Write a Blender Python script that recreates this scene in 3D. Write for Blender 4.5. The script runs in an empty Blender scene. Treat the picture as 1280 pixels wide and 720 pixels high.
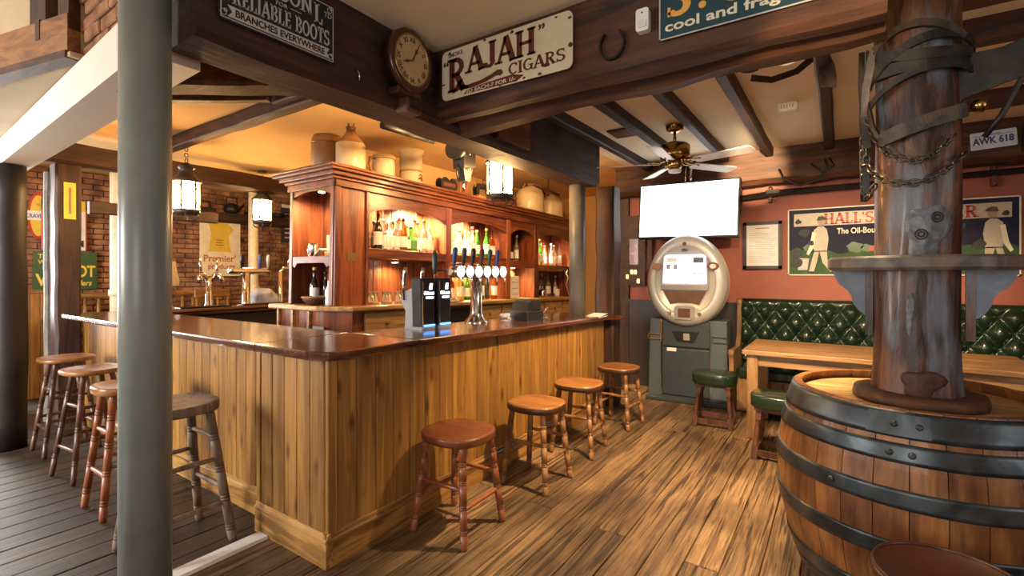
import bpy, math, random
from mathutils import Vector, Matrix
random.seed(7)
PI = math.pi
R = math.radians
sc = bpy.context.scene
COL = sc.collection

# ------------------------------------------------------------------ camera, world, exposure
cam = bpy.data.cameras.new('camera'); cam.lens = 17.0; cam.sensor_width = 36.0
cam.shift_y = -18.0/1280; cam.clip_start = .02
co = bpy.data.objects.new('camera', cam); COL.objects.link(co)
co.location = (0, 0, 1.48); co.rotation_euler = (R(90), 0, math.atan(410/604.4))
sc.camera = co
w = bpy.data.worlds.new('world'); sc.world = w; w.use_nodes = True
w.node_tree.nodes['Background'].inputs[0].default_value = (.75, .85, 1, 1)
w.node_tree.nodes['Background'].inputs[1].default_value = .15
sc.view_settings.view_transform = 'Standard'; sc.view_settings.look = 'None'
sc.view_settings.exposure = 0.42; sc.view_settings.gamma = 1; sc.view_settings.use_curve_mapping = False

def light(name, kind, loc, energy, color, size=.1, rot=None, target=None, spot=None, blend=.5, size_y=None, parent=None):
    l = bpy.data.lights.new(name, kind); l.energy = energy; l.color = color
    if kind == 'AREA':
        l.size = size
        if size_y: l.shape = 'RECTANGLE'; l.size_y = size_y
    else: l.shadow_soft_size = size
    if kind == 'SPOT': l.spot_size = R(spot); l.spot_blend = blend
    o = bpy.data.objects.new(name, l); COL.objects.link(o); o.location = loc
    if rot: o.rotation_euler = rot
    if target is not None:
        o.rotation_euler = (Vector(target)-Vector(loc)).to_track_quat('-Z', 'Y').to_euler()
    if parent is not None: o.parent = parent
    return o
WARM = (1, .60, .26); AMBER = (1, .50, .15); DAY = (1, .975, .94); SPOT = (1, .70, .38)
# daylight through the three windows behind the camera (openings are built below)
light('daylight', 'AREA', (-5.0, -3.3, 2.2), 600, DAY, 2.6, rot=(R(82), 0, 0), size_y=1.7)
light('daylight', 'AREA', (-.2, -2.32, 1.75), 36, DAY, 1.6, rot=(R(90), 0, 0), size_y=1.5)
light('daylight', 'AREA', (3.32, 1.2, 1.75), 14, DAY, 1.6, rot=(R(90), 0, R(90)), size_y=1.5)
light('daylight', 'AREA', (-9.3, .3, 1.7), 330, (1, .97, .92), 1.6, rot=(R(90), 0, R(-90)), size_y=1.8)

# ------------------------------------------------------------------ materials
def mat(name): 
    m = bpy.data.materials.new(name); m.use_nodes = True
    return m, m.node_tree.nodes, m.node_tree.links, m.node_tree.nodes['Principled BSDF']
def plain(name, c, rough=.5, metal=0, noise=.12, nscale=14, bump=.0, coat=0, spec=.5):
    m, n, l, b = mat(name)
    b.inputs['Roughness'].default_value = rough; b.inputs['Metallic'].default_value = metal
    b.inputs['Coat Weight'].default_value = coat; b.inputs['Specular IOR Level'].default_value = spec
    t = n.new('ShaderNodeTexCoord'); x = n.new('ShaderNodeTexNoise'); x.inputs['Scale'].default_value = nscale
    x.inputs['Detail'].default_value = 5
    l.new(t.outputs['Object'], x.inputs['Vector'])
    r = n.new('ShaderNodeValToRGB'); r.color_ramp.elements[0].position = .3; r.color_ramp.elements[1].position = .7
    r.color_ramp.elements[0].color = tuple(v*(1-noise) for v in c[:3])+(1,)
    r.color_ramp.elements[1].color = tuple(min(1, v*(1+noise)) for v in c[:3])+(1,)
    l.new(x.outputs[0], r.inputs[0]); l.new(r.outputs[0], b.inputs['Base Color'])
    if bump:
        u = n.new('ShaderNodeBump'); u.inputs['Strength'].default_value = bump; u.inputs['Distance'].default_value = .01
        l.new(x.outputs[0], u.inputs['Height']); l.new(u.outputs[0], b.inputs['Normal'])
    return m
def wood(name, dark, light_, axis='Y', rough=.5, scale=9, stretch=.08, coat=0, bump=.15, var=.25, worn=None, ring=6, knots=False):
    """long-grained timber: noise stretched along `axis` plus cathedral rings; each object gets its own offset and tone"""
    m, n, l, b = mat(name)
    b.inputs['Roughness'].default_value = rough; b.inputs['Coat Weight'].default_value = coat; b.inputs['Coat Roughness'].default_value = .15
    t = n.new('ShaderNodeTexCoord'); oi = n.new('ShaderNodeObjectInfo')
    vm = n.new('ShaderNodeVectorMath'); vm.operation = 'MULTIPLY_ADD'
    vm.inputs[1].default_value = (1, 1, 1)
    sc_ = n.new('ShaderNodeVectorMath'); sc_.operation = 'SCALE'; sc_.inputs[0].default_value = (37, 53, 71)
    l.new(oi.outputs['Random'], sc_.inputs['Scale']); l.new(t.outputs['Object'], vm.inputs[0]); l.new(sc_.outputs[0], vm.inputs[2])
    mp = n.new('ShaderNodeMapping'); s = [scale]*3; s['XYZ'.index(axis)] = scale*stretch; mp.inputs['Scale'].default_value = s
    l.new(vm.outputs[0], mp.inputs[0])
    nz = n.new('ShaderNodeTexNoise'); nz.inputs['Scale'].default_value = 1.0; nz.inputs['Detail'].default_value = 7; nz.inputs['Roughness'].default_value = .62
    nz.inputs['Distortion'].default_value = .6
    l.new(mp.outputs[0], nz.inputs['Vector'])
    wv = n.new('ShaderNodeMath'); wv.operation = 'MULTIPLY'; wv.inputs[1].default_value = ring*6.283
    l.new(nz.outputs[0], wv.inputs[0])
    sn = n.new('ShaderNodeMath'); sn.operation = 'SINE'; l.new(wv.outputs[0], sn.inputs[0])
    fine = n.new('ShaderNodeTexNoise'); fine.inputs['Scale'].default_value = 4; fine.inputs['Detail'].default_value = 4
    l.new(mp.outputs[0], fine.inputs['Vector'])
    a1 = n.new('ShaderNodeMath'); a1.operation = 'MULTIPLY_ADD'; a1.inputs[1].default_value = .13; a1.inputs[2].default_value = 0
    l.new(sn.outputs[0], a1.inputs[0])
    a2 = n.new('ShaderNodeMath'); a2.operation = 'MULTIPLY_ADD'; a2.inputs[1].default_value = .6; l.new(fine.outputs[0], a2.inputs[0]); l.new(a1.outputs[0], a2.inputs[2])
    a3 = n.new('ShaderNodeMath'); a3.operation = 'MULTIPLY_ADD'; a3.inputs[1].default_value = .5; l.new(nz.outputs[0], a3.inputs[0]); l.new(a2.outputs[0], a3.inputs[2])
    r = n.new('ShaderNodeValToRGB'); r.color_ramp.elements[0].position = .34; r.color_ramp.elements[1].position = .76
    r.color_ramp.elements[0].color = tuple(dark)+(1,); r.color_ramp.elements[1].color = tuple(light_)+(1,)
    l.new(a3.outputs[0], r.inputs[0])
    out = r.outputs[0]
    if worn:                                        # irregular stains with a shape of their own
        g = n.new('ShaderNodeNewGeometry'); ns = n.new('ShaderNodeTexNoise'); ns.inputs['Scale'].default_value = worn[1]; ns.inputs['Detail'].default_value = 6
        l.new(g.outputs['Position'], ns.inputs['Vector'])
        r2 = n.new('ShaderNodeValToRGB'); r2.color_ramp.elements[0].position = .42; r2.color_ramp.elements[1].position = .62
        l.new(ns.outputs[0], r2.inputs[0])
        mx = n.new('ShaderNodeMix'); mx.data_type = 'RGBA'; mx.blend_type = 'MULTIPLY'; mx.inputs[7].default_value = tuple(worn[0])+(1,)
        l.new(r2.outputs[0], mx.inputs[0]); l.new(out, mx.inputs[6]); out = mx.outputs[2]
    if knots:
        mk = n.new('ShaderNodeMapping'); ks = [9]*3; ks['XYZ'.index(axis)] = 3.5; mk.inputs['Scale'].default_value = ks
        l.new(vm.outputs[0], mk.inputs[0])
        vo = n.new('ShaderNodeTexVoronoi'); vo.inputs['Scale'].default_value = 1; l.new(mk.outputs[0], vo.inputs['Vector'])
        r3 = n.new('ShaderNodeValToRGB'); r3.color_ramp.elements[0].position = .06; r3.color_ramp.elements[1].position = .24
        r3.color_ramp.elements[0].color = (.22, .12, .06, 1); r3.color_ramp.elements[1].color = (1, 1, 1, 1)
        l.new(vo.outputs['Distance'], r3.inputs[0])
        mx = n.new('ShaderNodeMix'); mx.data_type = 'RGBA'; mx.blend_type = 'MULTIPLY'; mx.inputs[0].default_value = .85
        l.new(out, mx.inputs[6]); l.new(r3.outputs[0], mx.inputs[7]); out = mx.outputs[2]
    hs = n.new('ShaderNodeHueSaturation')
    mr = n.new('ShaderNodeMapRange'); mr.inputs[3].default_value = 1-var; mr.inputs[4].default_value = 1+var*.6
    l.new(oi.outputs['Random'], mr.inputs[0]); l.new(mr.outputs[0], hs.inputs['Value']); l.new(out, hs.inputs['Color'])
    l.new(hs.outputs[0], b.inputs['Base Color'])
    u = n.new('ShaderNodeBump'); u.inputs['Strength'].default_value = bump; u.inputs['Distance'].default_value = .006
    l.new(a3.outputs[0], u.inputs['Height']); l.new(u.outputs[0], b.inputs['Normal'])
    return m
def emit(name, c, s):
    m, n, l, b = mat(name); b.inputs['Base Color'].default_value = tuple(c)+(1,)
    b.inputs['Emission Color'].default_value = tuple(c)+(1,); b.inputs['Emission Strength'].default_value = s
    return m
def glass(name, c, rough=.03, trans=.9, alpha=1):
    m, n, l, b = mat(name); b.inputs['Base Color'].default_value = tuple(c)+(1,)
    b.inputs['Roughness'].default_value = rough; b.inputs['Transmission Weight'].default_value = trans; b.inputs['IOR'].default_value = 1.3
    return m
def brushy(name, c1, c2, rough, scale=5, metal=0, spec=.5):
    """two-tone patchy surface (worn paint, weathered timber, leather)"""
    m, n, l, b = mat(name); b.inputs['Roughness'].default_value = rough; b.inputs['Metallic'].default_value = metal
    b.inputs['Specular IOR Level'].default_value = spec
    t = n.new('ShaderNodeTexCoord'); x = n.new('ShaderNodeTexNoise'); x.inputs['Scale'].default_value = scale; x.inputs['Detail'].default_value = 8; x.inputs['Distortion'].default_value = .8
    l.new(t.outputs['Object'], x.inputs['Vector'])
    r = n.new('ShaderNodeValToRGB'); r.color_ramp.elements[0].position = .42; r.color_ramp.elements[1].position = .62
    r.color_ramp.elements[0].color = tuple(c1)+(1,); r.color_ramp.elements[1].color = tuple(c2)+(1,)
    l.new(x.outputs[0], r.inputs[0]); l.new(r.outputs[0], b.inputs['Base Color'])
    u = n.new('ShaderNodeBump'); u.inputs['Strength'].default_value = .12; u.inputs['Distance'].default_value = .01
    l.new(x.outputs[0], u.inputs['Height']); l.new(u.outputs[0], b.inputs['Normal'])
    return m

M = {}
M['floor'] = wood('floorboard_oak', (.050, .027, .013), (.335, .207, .100), 'Y', .48, 24, .04, bump=.9, var=.3, worn=((.42, .39, .36), 1.25), ring=4.5)
M['floor_dark'] = wood('worn_shaded_floorboard', (.018, .011, .007), (.082, .049, .028), 'Y', .5, 20, .045, bump=.7, var=.3, worn=((.55, .50, .46), 1.6), ring=3)  # left boards: dark worn, dirty wood, with shade put into the colour too
M['subfloor'] = plain('subfloor', (.02, .012, .007), .9)
M['pine'] = wood('stained_pine', (.225, .098, .020), (.445, .230, .053), 'Z', .42, 11, .05, coat=.15, var=.2, ring=3.5, knots=True)
M['pine_y'] = wood('stained_pine_rail', (.15, .065, .016), (.43, .215, .055), 'Y', .42, 12, .07, coat=.15, var=.08, ring=4)
M['pine_x'] = wood('stained_pine_board', (.22, .10, .022), (.52, .29, .08), 'X', .42, 12, .07, coat=.15, var=.08, ring=4)
M['counter'] = wood('dark_counter_mahogany', (.045, .013, .007), (.125, .043, .018), 'X', .2, 8, .09, coat=.6, var=.05, bump=.03)
M['counter_y'] = wood('dark_counter_mahogany_long', (.045, .013, .007), (.125, .043, .018), 'Y', .2, 8, .09, coat=.6, var=.05, bump=.03)
M['beam_x'] = wood('dark_oak_beam', (.014, .0055, .003), (.125, .045, .018), 'X', .62, 7, .1, bump=.6, var=.15, ring=3)
M['beam_y'] = wood('dark_oak_joist', (.010, .004, .0025), (.062, .021, .009), 'Y', .62, 7, .1, bump=.6, var=.15, ring=3)
M['beam_z'] = wood('dark_oak_post', (.010, .004, .0025), (.080, .030, .014), 'Z', .6, 7, .1, bump=.6, var=.15, ring=3)
M['beam_grey'] = wood('grey_brown_beam', (.035, .022, .014), (.115, .072, .045), 'Y', .6, 7, .1, bump=.4, var=.05, ring=3)
M['plaster'] = plain('cream_plaster', (.80, .69, .50), .9, noise=.05, nscale=3, bump=.06)
M['ochre'] = plain('ochre_plaster', (.74, .48, .20), .9, noise=.06, nscale=3, bump=.06)
M['whitebox'] = plain('white_gloss_boxing', (.74, .68, .60), .45, noise=.02, nscale=3)
M['redwall'] = plain('terracotta_paint', (.30, .085, .052), .62, noise=.06, nscale=4, bump=.04)
M['darkwain'] = plain('dark_wainscot_paint', (.035, .026, .030), .5, noise=.1)
M['mahog'] = wood('red_mahogany', (.105, .025, .010), (.29, .080, .026), 'Z', .38, 9, .09, coat=.25, var=.1, ring=4)
M['mahog_y'] = wood('red_mahogany_rail', (.085, .021, .009), (.23, .065, .022), 'Y', .38, 9, .09, coat=.25, var=.1, ring=4)
M['mahog_x'] = wood('red_mahogany_board', (.085, .021, .009), (.22, .063, .022), 'X', .38, 9, .09, coat=.25, var=.1, ring=4)
M['oakc'] = wood('golden_oak_counter', (.30, .16, .055), (.58, .36, .15), 'Y', .4, 9, .08, coat=.2, var=.05)
M['stool_red'] = wood('red_stained_stool', (.21, .060, .022), (.36, .115, .042), 'Z', .38, 9, .1, coat=.2, var=.05, ring=2)
M['stool_red_seat'] = wood('red_stained_seat', (.14, .036, .015), (.25, .070, .028), 'X', .35, 7, .1, coat=.25, var=.05, ring=2)
M['stool_oak'] = wood('brown_stool_leg', (.14, .060, .023), (.36, .18, .07), 'Z', .42, 9, .1, coat=.15, var=.1, ring=2)
M['stool_oak_seat'] = wood('brown_stool_seat', (.17, .062, .019), (.40, .17, .05), 'X', .32, 7, .1, coat=.25, var=.1, ring=3)
M['stool_dark'] = wood('dark_stool', (.045, .017, .010), (.13, .052, .026), 'Z', .42, 9, .1, coat=.15, var=.1, ring=2)
M['stool_grey'] = wood('worn_grey_stool', (.085, .055, .035), (.24, .165, .11), 'Z', .55, 9, .1, var=.1, ring=2)
M['edge_dark'] = wood('dark_seat_edge', (.03, .012, .006), (.07, .028, .014), 'X', .4, 7, .1, var=.1)
M['ring'] = plain('turned_ring_dark', (.05, .02, .012), .5)
M['table'] = wood('bare_oak_table', (.17, .083, .034), (.36, .205, .09), 'X', .5, 9, .08, var=.08, bump=.2)
M['table_z'] = wood('bare_oak_leg', (.16, .078, .031), (.33, .185, .078), 'Z', .5, 9, .08, var=.08)
M['barrel'] = wood('barrel_stave', (.12, .043, .013), (.40, .17, .050), 'Z', .45, 8, .12, coat=.1, var=.22, bump=.35, worn=((.55, .45, .40), 4), ring=3)
M['barrel_head'] = wood('barrel_head_board', (.27, .15, .06), (.55, .34, .15), 'X', .5, 8, .1, var=.15)
M['iron'] = brushy('hoop_iron', (.045, .055, .062), (.10, .12, .135), .38, 6, .75)
M['black_iron'] = plain('black_iron', (.018, .017, .016), .5, .5)
M['trunk'] = wood('weathered_trunk', (.024, .010, .006), (.185, .076, .034), 'Z', .42, 9, .16, coat=.15, bump=.9, var=0, worn=((.42, .36, .36), 3.2), ring=4)
_n = M['trunk'].node_tree.nodes; _l = M['trunk'].node_tree.links; _b = _n['Principled BSDF']          # blue-grey streaks mixed over the brown grain
_src = _b.inputs['Base Color'].links[0].from_socket
_tc = _n.new('ShaderNodeTexCoord'); _mp = _n.new('ShaderNodeMapping'); _mp.inputs['Scale'].default_value = (9, 9, 2.2); _nz = _n.new('ShaderNodeTexNoise'); _nz.inputs['Scale'].default_value = 1; _nz.inputs['Detail'].default_value = 7
_rp = _n.new('ShaderNodeValToRGB'); _rp.color_ramp.elements[0].position = .54; _rp.color_ramp.elements[1].position = .64
_mx = _n.new('ShaderNodeMix'); _mx.data_type = 'RGBA'; _mx.inputs[7].default_value = (.115, .135, .165, 1)
_l.new(_tc.outputs['Object'], _mp.inputs[0]); _l.new(_mp.outputs[0], _nz.inputs['Vector']); _l.new(_nz.outputs[0], _rp.inputs[0]); _l.new(_rp.outputs[0], _mx.inputs[0]); _l.new(_src, _mx.inputs[6]); _l.new(_mx.outputs[2], _b.inputs['Base Color'])
M['bluewood'] = brushy('blue_grey_paint', (.12, .15, .20), (.19, .23, .29), .45, 7)
M['shelfw'] = brushy('worn_shelf_wood', (.075, .06, .055), (.17, .13, .10), .5, 9)
M['greypaint'] = brushy('grey_green_gloss', (.175, .205, .195), (.215, .245, .23), .33, 3)
M['greydark'] = brushy('grey_brown_gloss', (.12, .115, .10), (.155, .145, .125), .4, 3)
M['green'] = plain('green_leather', (.009, .023, .011), .26, noise=.25, nscale=6, coat=.35)
M['brass'] = plain('brass', (.42, .27, .10), .25, 1, noise=.1)
M['chrome'] = plain('chrome', (.75, .75, .76), .12, 1, noise=.02)
M['black'] = plain('black_plastic', (.012, .012, .013), .35)
M['slate'] = plain('slate_grey_panel', (.075, .095, .115), .42, noise=.06)
M['slate_d'] = plain('dark_slate_panel', (.035, .048, .060), .42, noise=.06)
M['silver'] = plain('silver_grey_shell', (.47, .47, .46), .35, .25, noise=.03)
M['grey'] = plain('mid_grey', (.28, .27, .26), .45, noise=.04)
M['white'] = plain('white_paint', (.80, .79, .76), .5, noise=.03)
M['cream'] = plain('cream_enamel', (.78, .72, .52), .35, noise=.12, nscale=7)
M['rust'] = plain('rust_brown', (.10, .035, .02), .6, noise=.2)
M['navy'] = plain('navy_enamel', (.014, .015, .042), .55, noise=.2, spec=.2)
M['inkblack'] = plain('black_enamel', (.013, .012, .016), .3)
M['silverink'] = plain('pale_grey_enamel', (.50, .47, .44), .4, noise=.1)
M['bluegreen'] = plain('blue_green_enamel', (.018, .060, .080), .3, noise=.1)
M['gold'] = plain('gold_enamel', (.75, .40, .07), .4, noise=.1)
M['skin'] = plain('pale_figure_enamel', (.50, .43, .31), .35, noise=.1)
M['red'] = plain('red_enamel', (.50, .035, .025), .4)
M['grass'] = plain('green_field_enamel', (.045, .095, .035), .55, noise=.35, nscale=9, spec=.2)
M['tree'] = plain('tree_enamel', (.045, .11, .05), .3, noise=.25, nscale=12)
M['stone'] = plain('stoneware_cream', (.62, .50, .30), .28, noise=.08, nscale=6)
M['stone_top'] = plain('stoneware_brown_glaze', (.26, .13, .05), .25, noise=.1)
M['keg'] = plain('brown_keg', (.30, .16, .06), .5, noise=.1)
M['brickmat'] = None
M['mortar'] = plain('mortar', (.20, .15, .10), .9, noise=.2, nscale=30)
M['paper'] = plain('paper', (.72, .70, .66), .7, noise=.05)
M['grey_ink'] = plain('grey_ink', (.35, .33, .31), .7)
M['yellow'] = plain('yellow_enamel', (.72, .52, .06), .4, noise=.08)
M['dkgreen'] = plain('green_enamel', (.025, .085, .035), .35, noise=.1)
M['pink'] = plain('faded_red_ink', (.42, .14, .09), .5)
M['leather'] = brushy('harness_leather', (.006, .005, .004), (.026, .019, .014), .45, 14)
M['leather_l'] = brushy('worn_tan_leather', (.035, .024, .016), (.095, .066, .042), .5, 14)
M['brown_leather'] = plain('brown_seat_leather', (.075, .022, .011), .33, noise=.2, nscale=9, coat=.15)
M['chain'] = plain('chain_steel', (.13, .105, .075), .35, .85)
M['lantern'] = plain('lantern_metal', (.085, .07, .055), .45, .6)
M['lantern_glass'] = emit('lantern_glass', (1, .58, .22), 105)
M['bulb'] = emit('bulb', (1, .85, .6), 40)
M['tv'] = emit('tv_screen', (.95, 1, .99), 2.2)
M['juke_screen'] = emit('jukebox_screen', (.86, .82, 1), 1.15)
M['badge'] = emit('lit_badge', (.85, .92, 1), 3.2)
M['blueglow'] = emit('blue_led', (.10, .35, 1), 3)
M['shelf_lamp'] = emit('shelf_lamp', (1, .80, .52), 25)
M['clear'] = glass('clear_glass', (.95, .97, .96))
M['amber_g'] = glass('amber_glass', (.55, .22, .04))
M['green_g'] = glass('green_glass', (.10, .45, .06), trans=.75)
M['dark_g'] = plain('dark_bottle_glass', (.02, .016, .012), .12, coat=.5)
M['yellow_g'] = glass('yellow_liquid', (.85, .70, .12), trans=.6)
M['label_w'] = plain('white_label', (.78, .76, .70), .6, noise=.1, nscale=60)
M['label_b'] = plain('black_label', (.03, .03, .03), .6)
M['label_g'] = plain('green_label', (.06, .20, .07), .6)
M['screenpane'] = glass('window_glass', (.95, .97, 1), trans=1)
M['whitepipe'] = plain('cream_gloss_pipe', (.75, .66, .48), .4)
M['lampshade'] = plain('pleated_cream_shade', (.72, .58, .36), .7, noise=.1)
m, n, l, b = mat('old_red_brick'); M['brickmat'] = m
oi = n.new('ShaderNodeObjectInfo'); g = n.new('ShaderNodeNewGeometry'); nz = n.new('ShaderNodeTexNoise'); nz.inputs['Scale'].default_value = 7; nz.inputs['Detail'].default_value = 6
l.new(g.outputs['Position'], nz.inputs['Vector'])
r = n.new('ShaderNodeValToRGB'); r.color_ramp.elements[0].position = .35; r.color_ramp.elements[1].position = .68
r.color_ramp.elements[0].color = (.13, .050, .025, 1); r.color_ramp.elements[1].color = (.40, .20, .095, 1)
l.new(nz.outputs[0], r.inputs[0]); l.new(r.outputs[0], b.inputs['Base Color']); b.inputs['Roughness'].default_value = .9

# ------------------------------------------------------------------ mesh helpers
def basis(d):
    d = Vector(d).normalized(); a = Vector((0, 0, 1)) if abs(d.z) < .95 else Vector((1, 0, 0))
    x = d.cross(a).normalized(); return x, d.cross(x).normalized(), d
class MB:
    def __init__(s): s.v = []; s.f = []; s.sm = []
    def _add(s, vs, fs, smooth=False):
        o = len(s.v); s.v += [tuple(p) for p in vs]; s.f += [tuple(i+o for i in f) for f in fs]; s.sm += [smooth]*len(fs); return s
    def box(s, a, b, bev=0):
        (x0, y0, z0), (x1, y1, z1) = a, b
        if x0 > x1: x0, x1 = x1, x0
        if y0 > y1: y0, y1 = y1, y0
        if z0 > z1: z0, z1 = z1, z0
        if bev <= 0:
            return s._add([(x0,y0,z0),(x1,y0,z0),(x1,y1,z0),(x0,y1,z0),(x0,y0,z1),(x1,y0,z1),(x1,y1,z1),(x0,y1,z1)],
                   [(3,2,1,0),(4,5,6,7),(0,1,5,4),(1,2,6,5),(2,3,7,6),(3,0,4,7)])
        c = min(bev, (x1-x0)/2.1, (y1-y0)/2.1, (z1-z0)/2.1); vs = []; idx = {}
        X = (x0, x1); Y = (y0, y1); Z = (z0, z1); S = (1, -1)
        for i in (0, 1):
            for j in (0, 1):
                for k in (0, 1):
                    for a_ in range(3):
                        p = [X[i]+S[i]*c, Y[j]+S[j]*c, Z[k]+S[k]*c]; p[a_] = (X[i], Y[j], Z[k])[a_]
                        idx[i, j, k, a_] = len(vs); vs.append(p)
        I = lambda i, j, k, a_: idx[i, j, k, a_]
        fs = [(I(0,0,0,2),I(0,1,0,2),I(1,1,0,2),I(1,0,0,2)), (I(0,0,1,2),I(1,0,1,2),I(1,1,1,2),I(0,1,1,2)),
              (I(0,0,0,1),I(1,0,0,1),I(1,0,1,1),I(0,0,1,1)), (I(0,1,0,1),I(0,1,1,1),I(1,1,1,1),I(1,1,0,1)),
              (I(0,0,0,0),I(0,0,1,0),I(0,1,1,0),I(0,1,0,0)), (I(1,0,0,0),I(1,1,0,0),I(1,1,1,0),I(1,0,1,0))]
        for j in (0, 1):
            for k in (0, 1): fs.append((I(0,j,k,1),I(1,j,k,1),I(1,j,k,2),I(0,j,k,2)) if (j == k) == False else (I(0,j,k,2),I(1,j,k,2),I(1,j,k,1),I(0,j,k,1)))
        for i in (0, 1):
            for k in (0, 1): fs.append((I(i,0,k,0),I(i,1,k,0),I(i,1,k,2),I(i,0,k,2)) if i == k else (I(i,0,k,2),I(i,1,k,2),I(i,1,k,0),I(i,0,k,0)))
        for i in (0, 1):
            for j in (0, 1): fs.append((I(i,j,0,0),I(i,j,1,0),I(i,j,1,1),I(i,j,0,1)) if i != j else (I(i,j,0,1),I(i,j,1,1),I(i,j,1,0),I(i,j,0,0)))
        for i in (0, 1):
            for j in (0, 1):
                for k in (0, 1): fs.append((I(i,j,k,0),I(i,j,k,1),I(i,j,k,2)))
        return s._add(vs, fs)
    def obox(s, p0, p1, w_, h, up=(0, 0, 1), taper=1):
        """bar from p0 to p1, w_ wide, h high"""
        p0 = Vector(p0); p1 = Vector(p1); d = (p1-p0).normalized(); u = Vector(up); x = d.cross(u).normalized(); u = x.cross(d)
        vs = [p+x*(a*w_/2*q)+u*(c*h/2*q) for p, q in ((p0, 1), (p1, taper)) for a, c in ((-1,-1),(1,-1),(1,1),(-1,1))]
        return s._add(vs, [(3,2,1,0),(4,5,6,7),(0,1,5,4),(1,2,6,5),(2,3,7,6),(3,0,4,7)])
    def lathe(s, prof, p0=(0,0,0), p1=(0,0,1), seg=16, smooth=True, caps=True, sx=1, sy=1):
        """prof: (radius, 0..1 along p0-p1)"""
        p0 = Vector(p0); p1 = Vector(p1); x, y, d = basis(p1-p0); L = p1-p0; vs = []; fs = []
        for r_, h in prof:
            c = p0+L*h
            for k in range(seg):
                a = 2*PI*k/seg; vs.append(c+x*(r_*sx*math.cos(a))+y*(r_*sy*math.sin(a)))
        for i in range(len(prof)-1):
            for k in range(seg):
                k2 = (k+1) % seg; fs.append((i*seg+k, i*seg+k2, (i+1)*seg+k2, (i+1)*seg+k))
        s._add(vs, fs, smooth)
        if caps:
            o = len(s.v)-len(vs)
            s.f.append(tuple(o+k for k in reversed(range(seg)))); s.sm.append(False)
            e = o+(len(prof)-1)*seg; s.f.append(tuple(e+k for k in range(seg))); s.sm.append(False)
        return s
    def cyl(s, p0, p1, r0, r1=None, seg=12, smooth=True): return s.lathe([(r0, 0), (r0 if r1 is None else r1, 1)], p0, p1, seg, smooth)
    def tube(s, pts, r_, seg=8):
        pts = [Vector(p) for p in pts]; vs = []; fs = []; N = len(pts); x = None
        for i, p in enumerate(pts):
            d = (pts[min(i+1, N-1)]-pts[max(i-1, 0)]).normalized()
            if x is None: x, y, _ = basis(d)
            else: x = (x-d*x.dot(d)).normalized(); y = d.cross(x)
            rr = r_(i/(N-1)) if callable(r_) else r_
            for k in range(seg):
                a = 2*PI*k/seg; vs.append(p+x*(rr*math.cos(a))+y*(rr*math.sin(a)))
        for i in range(N-1):
            for k in range(seg):
                k2 = (k+1) % seg; fs.append((i*seg+k, i*seg+k2, (i+1)*seg+k2, (i+1)*seg+k))
        fs.append(tuple(reversed(range(seg)))); fs.append(tuple((N-1)*seg+k for k in range(seg)))
        return s._add(vs, fs, True)
    def strap(s, pts, w_, t, side=(0, 0, 1)):
        """flat leather strap through pts; side = width direction"""
        pts = [Vector(p) for p in pts]; vs = []; fs = []; N = len(pts)
        for i, p in enumerate(pts):
            d = (pts[min(i+1, N-1)]-pts[max(i-1, 0)]).normalized(); sd = Vector(side[i] if isinstance(side, list) else side)
            sd = (sd-d*sd.dot(d)).normalized(); nn = d.cross(sd)
            for a, c in ((-1,-1),(1,-1),(1,1),(-1,1)): vs.append(p+sd*(a*w_/2)+nn*(c*t/2))
        for i in range(N-1):
            for k in range(4): fs.append((i*4+k, i*4+(k+1) % 4, i*4+4+(k+1) % 4, i*4+4+k))
        fs.append((3,2,1,0)); e = 4*(N-1); fs.append((e, e+1, e+2, e+3))
        return s._add(vs, fs)
    def prism(s, poly, h0, h1, f3, smooth=False):
        """poly 2D ccw; f3(u,v,h)->3D"""
        n_ = len(poly); vs = [f3(u, v, h0) for u, v in poly]+[f3(u, v, h1) for u, v in poly]
        s._add(vs, [tuple(reversed(range(n_))), tuple(range(n_, 2*n_))])
        o = len(s.v)-2*n_
        for k in range(n_):
            k2 = (k+1) % n_; s.f.append((o+k, o+k2, o+n_+k2, o+n_+k)); s.sm.append(smooth)
        return s
    def torus(s, c, r_, rr, axis=(0, 0, 1), seg=20, seg2=8, stretch=1):
        x, y, d = basis(axis); vs = []; fs = []; c = Vector(c)
        for i in range(seg):
            a = 2*PI*i/seg; e = x*math.cos(a)*stretch+y*math.sin(a); e1 = x*math.cos(a)+y*math.sin(a); p = c+e*r_
            for k in range(seg2):
                q = 2*PI*k/seg2; vs.append(p+e1*(rr*math.cos(q))+d*(rr*math.sin(q)))
        for i in range(seg):
            for k in range(seg2):
                i2 = (i+1) % seg; k2 = (k+1) % seg2; fs.append((i*seg2+k, i2*seg2+k, i2*seg2+k2, i*seg2+k2))
        return s._add(vs, fs, True)
    def ball(s, c, r_, seg=12, rings=8, sz=1):
        prof = [(max(.001, r_*math.sin(PI*i/rings)), i/rings) for i in range(rings+1)]
        prof = [(q, .5-.5*math.cos(PI*i/rings)) for i, (q, _) in enumerate(prof)]
        c = Vector(c); return s.lathe(prof, c-Vector((0, 0, r_*sz)), c+Vector((0, 0, r_*sz)), seg)
    def tf(s, fn): s.v = [tuple(fn(Vector(p))) for p in s.v]; return s
    def mesh(s, name, material):
        me = bpy.data.meshes.new(name); me.from_pydata(s.v, [], s.f); me.polygons.foreach_set('use_smooth', s.sm); me.update()
        me.materials.append(material); return me
    def build(s, name, material, parent=None, world=False):
        o = bpy.data.objects.new(name, s.mesh(name, material)); COL.objects.link(o)
        if parent is not None:
            o.parent = parent
            if world: o.matrix_parent_inverse = (Matrix.Translation(parent.location) @ parent.rotation_euler.to_matrix().to_4x4()).inverted()
        return o
def tag(o, label, cat, group=None, kind=None):
    if label: o['label'] = label
    if cat: o['category'] = cat
    if group: o['group'] = group
    if kind: o['kind'] = kind
    return o
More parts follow.
